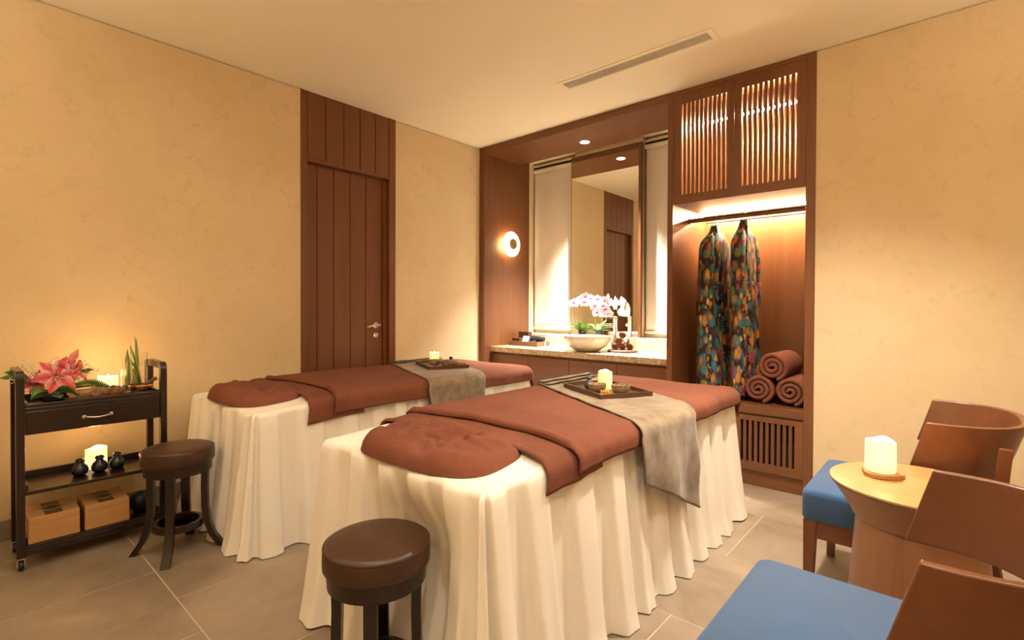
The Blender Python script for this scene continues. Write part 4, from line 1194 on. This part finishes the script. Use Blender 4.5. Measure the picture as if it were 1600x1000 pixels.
# ------------------------------------------------------------------ things on the counter
CZ = .7725
def build_counter_things():
    b = thing('vessel_basin', 'round cream marble vessel basin on the counter', 'basin', (1.06, .285, CZ))
    MB().lathe([(.075,0),(.11,.006),(.165,.045),(.195,.09),(.207,.132),(.205,.136),(.196,.136),(.184,.09),(.15,.045),(.1,.02),(0,.016)], 56).build('basin_shell', M['marble'], b, smooth=True, ang=50)
    f = thing('basin_faucet', 'tall steel basin faucet in front of the mirror', 'faucet', (1.20, .525, CZ))
    MB().lathe([(.028,0),(.028,.006),(.019,.010),(.019,.275),(.021,.28),(.021,.298),(.012,.302),(0,.302)], 26).build('column', M['steel'], f, smooth=True, ang=40)
    MB().tube([(-.01,-.01,.225),(-.06,-.07,.232),(-.09,-.105,.226),(-.098,-.114,.208)], .010, 14).build('spout', M['steel'], f, smooth=True, ang=60)
    MB().box(-.085, .0, -.008, .008, .300, .308).build('lever', M['steel'], f, bevel=.002)
    # orchid
    p = thing('potted_orchid', 'white and magenta orchid in a low pot behind the basin', 'orchid', (.86, .515, CZ))
    MB().lathe([(.030,0),(.036,.02),(.044,.15),(.046,.165),(.040,.165),(.038,.15),(0,.145)], 24).build('pot', M['ceramic'], p, smooth=True)
    rng = random.Random(3)
    for k, (dx, dy, dz, L, W) in enumerate(((-.9,-.35,.40,.19,.062),(.9,-.25,.25,.17,.055),(-.5,-.5,.5,.13,.05),(.4,-.55,.4,.15,.055),(-.75,-.1,.15,.15,.05),(.75,-.5,.5,.16,.05),(.1,-.55,.7,.14,.05),(-.2,-.5,.2,.12,.05),(.95,-.1,.02,.14,.045))):
        m = MB(); leaf_mesh(m, (0,0,.152), (dx,dy,dz+.2), L*1.1, W*1.15, curl=.25, nseg=9, cup=.3); m.build('leaf', M['orchidleaf'], p, smooth=True, solid=.0015)
    pts1 = [(-.02,0,.10),(-.06,-.03,.25),(-.07,-.045,.36),(-.05,-.05,.42)]
    pts2 = [(.03,0,.10),(.05,-.03,.25),(.08,-.05,.38),(.14,-.06,.45),(.22,-.065,.43),(.27,-.065,.35)]
    MB().tube(pts1, .003, 8).build('flower_stem', M['stem'], p, smooth=True); MB().tube(pts2, .003, 8).build('flower_stem', M['stem'], p, smooth=True)
    MB().tube([(-.045,0,.10),(-.05,-.01,.30)], .0025, 8).build('support_stick', M['stem'], p); MB().tube([(.025,0,.10),(.028,-.01,.30)], .0025, 8).build('support_stick', M['stem'], p)
    pos = [(0.806,1.194),(0.924,1.251),(0.93,1.199),(0.997,1.229),(1.015,1.168),(1.068,1.224),(1.086,1.153),(1.127,1.163),(1.063,1.107),(1.122,1.102),(1.156,1.098),(1.033,1.209),(1.098,1.208),(1.144,1.133),(.965,1.205),(.88,1.225)]
    bl = MB(); s = .050
    for a, L, W in ((PI/2, 1, .8), (PI/2+2.2, 1, .8), (PI/2-2.2, 1, .8), (.15, 1.1, 1.35), (PI-.15, 1.1, 1.35)):
        leaf_mesh(bl, (0,0,0), (math.cos(a), math.sin(a), .12), s*L, s*W, curl=.12, up=Vector((0,0,1)), nseg=6, cup=-.05, shape=.75)
    bme = bl.mesh('blossom', M['orchid'], True)
    lp = MB(); leaf_mesh(lp, (0,0,.004), (0,-1,.9), s*.55, s*.5, curl=-.2, nseg=4); leaf_mesh(lp, (0,0,.004), (.9,.3,.7), s*.38, s*.34, nseg=3); leaf_mesh(lp, (0,0,.004), (-.9,.3,.7), s*.38, s*.34, nseg=3)
    lme = lp.mesh('lip', M['lip'], True)
    for x, z in pos:
        o = bpy.data.objects.new('blossom', bme); add(o, p); y = .46+rng.uniform(-.03,.03)-.515
        o.location = (x-.86, y, z-CZ)
        fx = Vector((.55+rng.uniform(-.3,.3), -.8, rng.uniform(-.15,.25))).normalized()
        o.rotation_euler = fx.to_track_quat('Z', 'Y').to_euler()
        l = bpy.data.objects.new('lip', lme); add(l, o)
    # rolled hand towels on a round board
    d = thing('round_board', 'small round wooden board under the rolled hand towels', 'board', (1.33, .425, CZ))
    MB().lathe([(0,0),(.125,0),(.130,.004),(.130,.014),(.126,.018),(0,.018)], 40).build('board_disc', M['walnut'], d, smooth=True, ang=40)
    r = .028
    spots = [(-.062,0,'front row left'),(0,0,'front row middle'),(.062,0,'front row right'),(-.031,1,'second layer left'),(.031,1,'second layer right'),(0,2,'top of the pyramid')]
    for i, (dx, lv, nm) in enumerate(spots):
        o = rolled_towel(r, .10, 2.2, M['terry'], 'rolled_hand_towel', seed=i+20, seg=18)
        o.location = (1.33+dx*math.cos(.55), .425+dx*math.sin(.55), CZ+.0185+lv*.050); o.rotation_euler = (0, 0, PI/2+.55)
        tag(o, 'small rolled brown hand towel, %s on the board' % nm, 'towel', 'rolled hand towels on the counter')
    pf = thing('frangipani_flower', 'white flower with yellow heart on the rolled hand towels', 'flower', (1.385, .375, CZ+.105))
    m = MB()
    for k in range(5): a = 2*PI*k/5; leaf_mesh(m, (0,0,0), (math.cos(a), -.25, math.sin(a)), .024, .020, up=Vector((0,-1,0)), nseg=5, shape=.8)
    m.build('petals', M['plum'], pf, smooth=True, solid=.0008); MB().lathe([(0,-.003),(.005,0),(0,.003)], 10, (0,-.004,0)).build('heart', M['yellow'], pf)
    # amenity tray at the left
    t = thing('amenity_tray', 'walnut amenity tray at the left end of the counter', 'tray', (.275, .425, CZ))
    box('tray_floor', M['walnut'], t, -.185, .185, -.10, .10, 0, .010, .001)
    for a in ((-.185,.185,-.10,-.088),(-.185,.185,.088,.10),(-.185,-.173,-.088,.088),(.173,.185,-.088,.088)): box('tray_side', M['walnut'], t, *a, .010, .045, .001)
    def bx(name, label, cat, loc, s, mat, rz=0):
        o = MB().box(-s[0]/2, s[0]/2, -s[1]/2, s[1]/2, 0, s[2]).build(name, mat, None, bevel=.003); o.location = loc; o.rotation_euler = (0, 0, rz); tag(o, label, cat); return o
    z = CZ+.0105
    bx('tissue_box', 'dark tall tissue box at the back of the amenity tray', 'box', (.185, .475, z), (.13,.06,.125), M['traywood'])
    bx('small_case', 'low dark case at the front left of the amenity tray', 'case', (.165, .385, z), (.10,.07,.065), M['traywood'])
    cd = MB().hexa([(-.04,-.02,0),(.04,-.02,0),(.04,-.018,0),(-.04,-.018,0),(-.036,.012,.085),(.044,.012,.085),(.044,.014,.085),(-.036,.014,.085)]).build('paper_card', M['paper'], None); cd.location = (.265, .385, z); tag(cd, 'small white card leaning in the amenity tray', 'card')
    dryer = thing('hair_dryer', 'black hair dryer lying in the amenity tray', 'hair dryer', (.365, .42, z))
    MB().tube([(-.055,.03,.05),(0,.03,.052),(.05,.03,.05),(.085,.03,.048)], lambda q: .040-.012*q, 20).build('dryer_barrel', M['black'], dryer, smooth=True, ang=50)
    MB().tube([(-.02,.02,.045),(-.005,-.02,.026),(.0,-.07,.020)], .016, 14).build('dryer_handle', M['black'], dryer, smooth=True)
    c2 = MB().tube([(.02,-.045,.03),(.05,-.06,.045),(.065,-.07,.03),(.045,-.075,.02),(.02,-.07,.03),(.01,-.06,.04)], .004, 8).build('power_cord', M['black'], dryer, smooth=True)
    wc = MB().tube([(.485,.52,CZ+.10),(.475,.50,CZ+.13),(.465,.47,CZ+.09),(.468,.44,CZ+.03),(.49,.41,CZ+.004),(.53,.40,CZ+.004)], .0035, 8).build('white_cable', M['paper'], None, smooth=True); tag(wc, 'thin white cable between the amenity tray and the basin', 'cable')
build_counter_things()
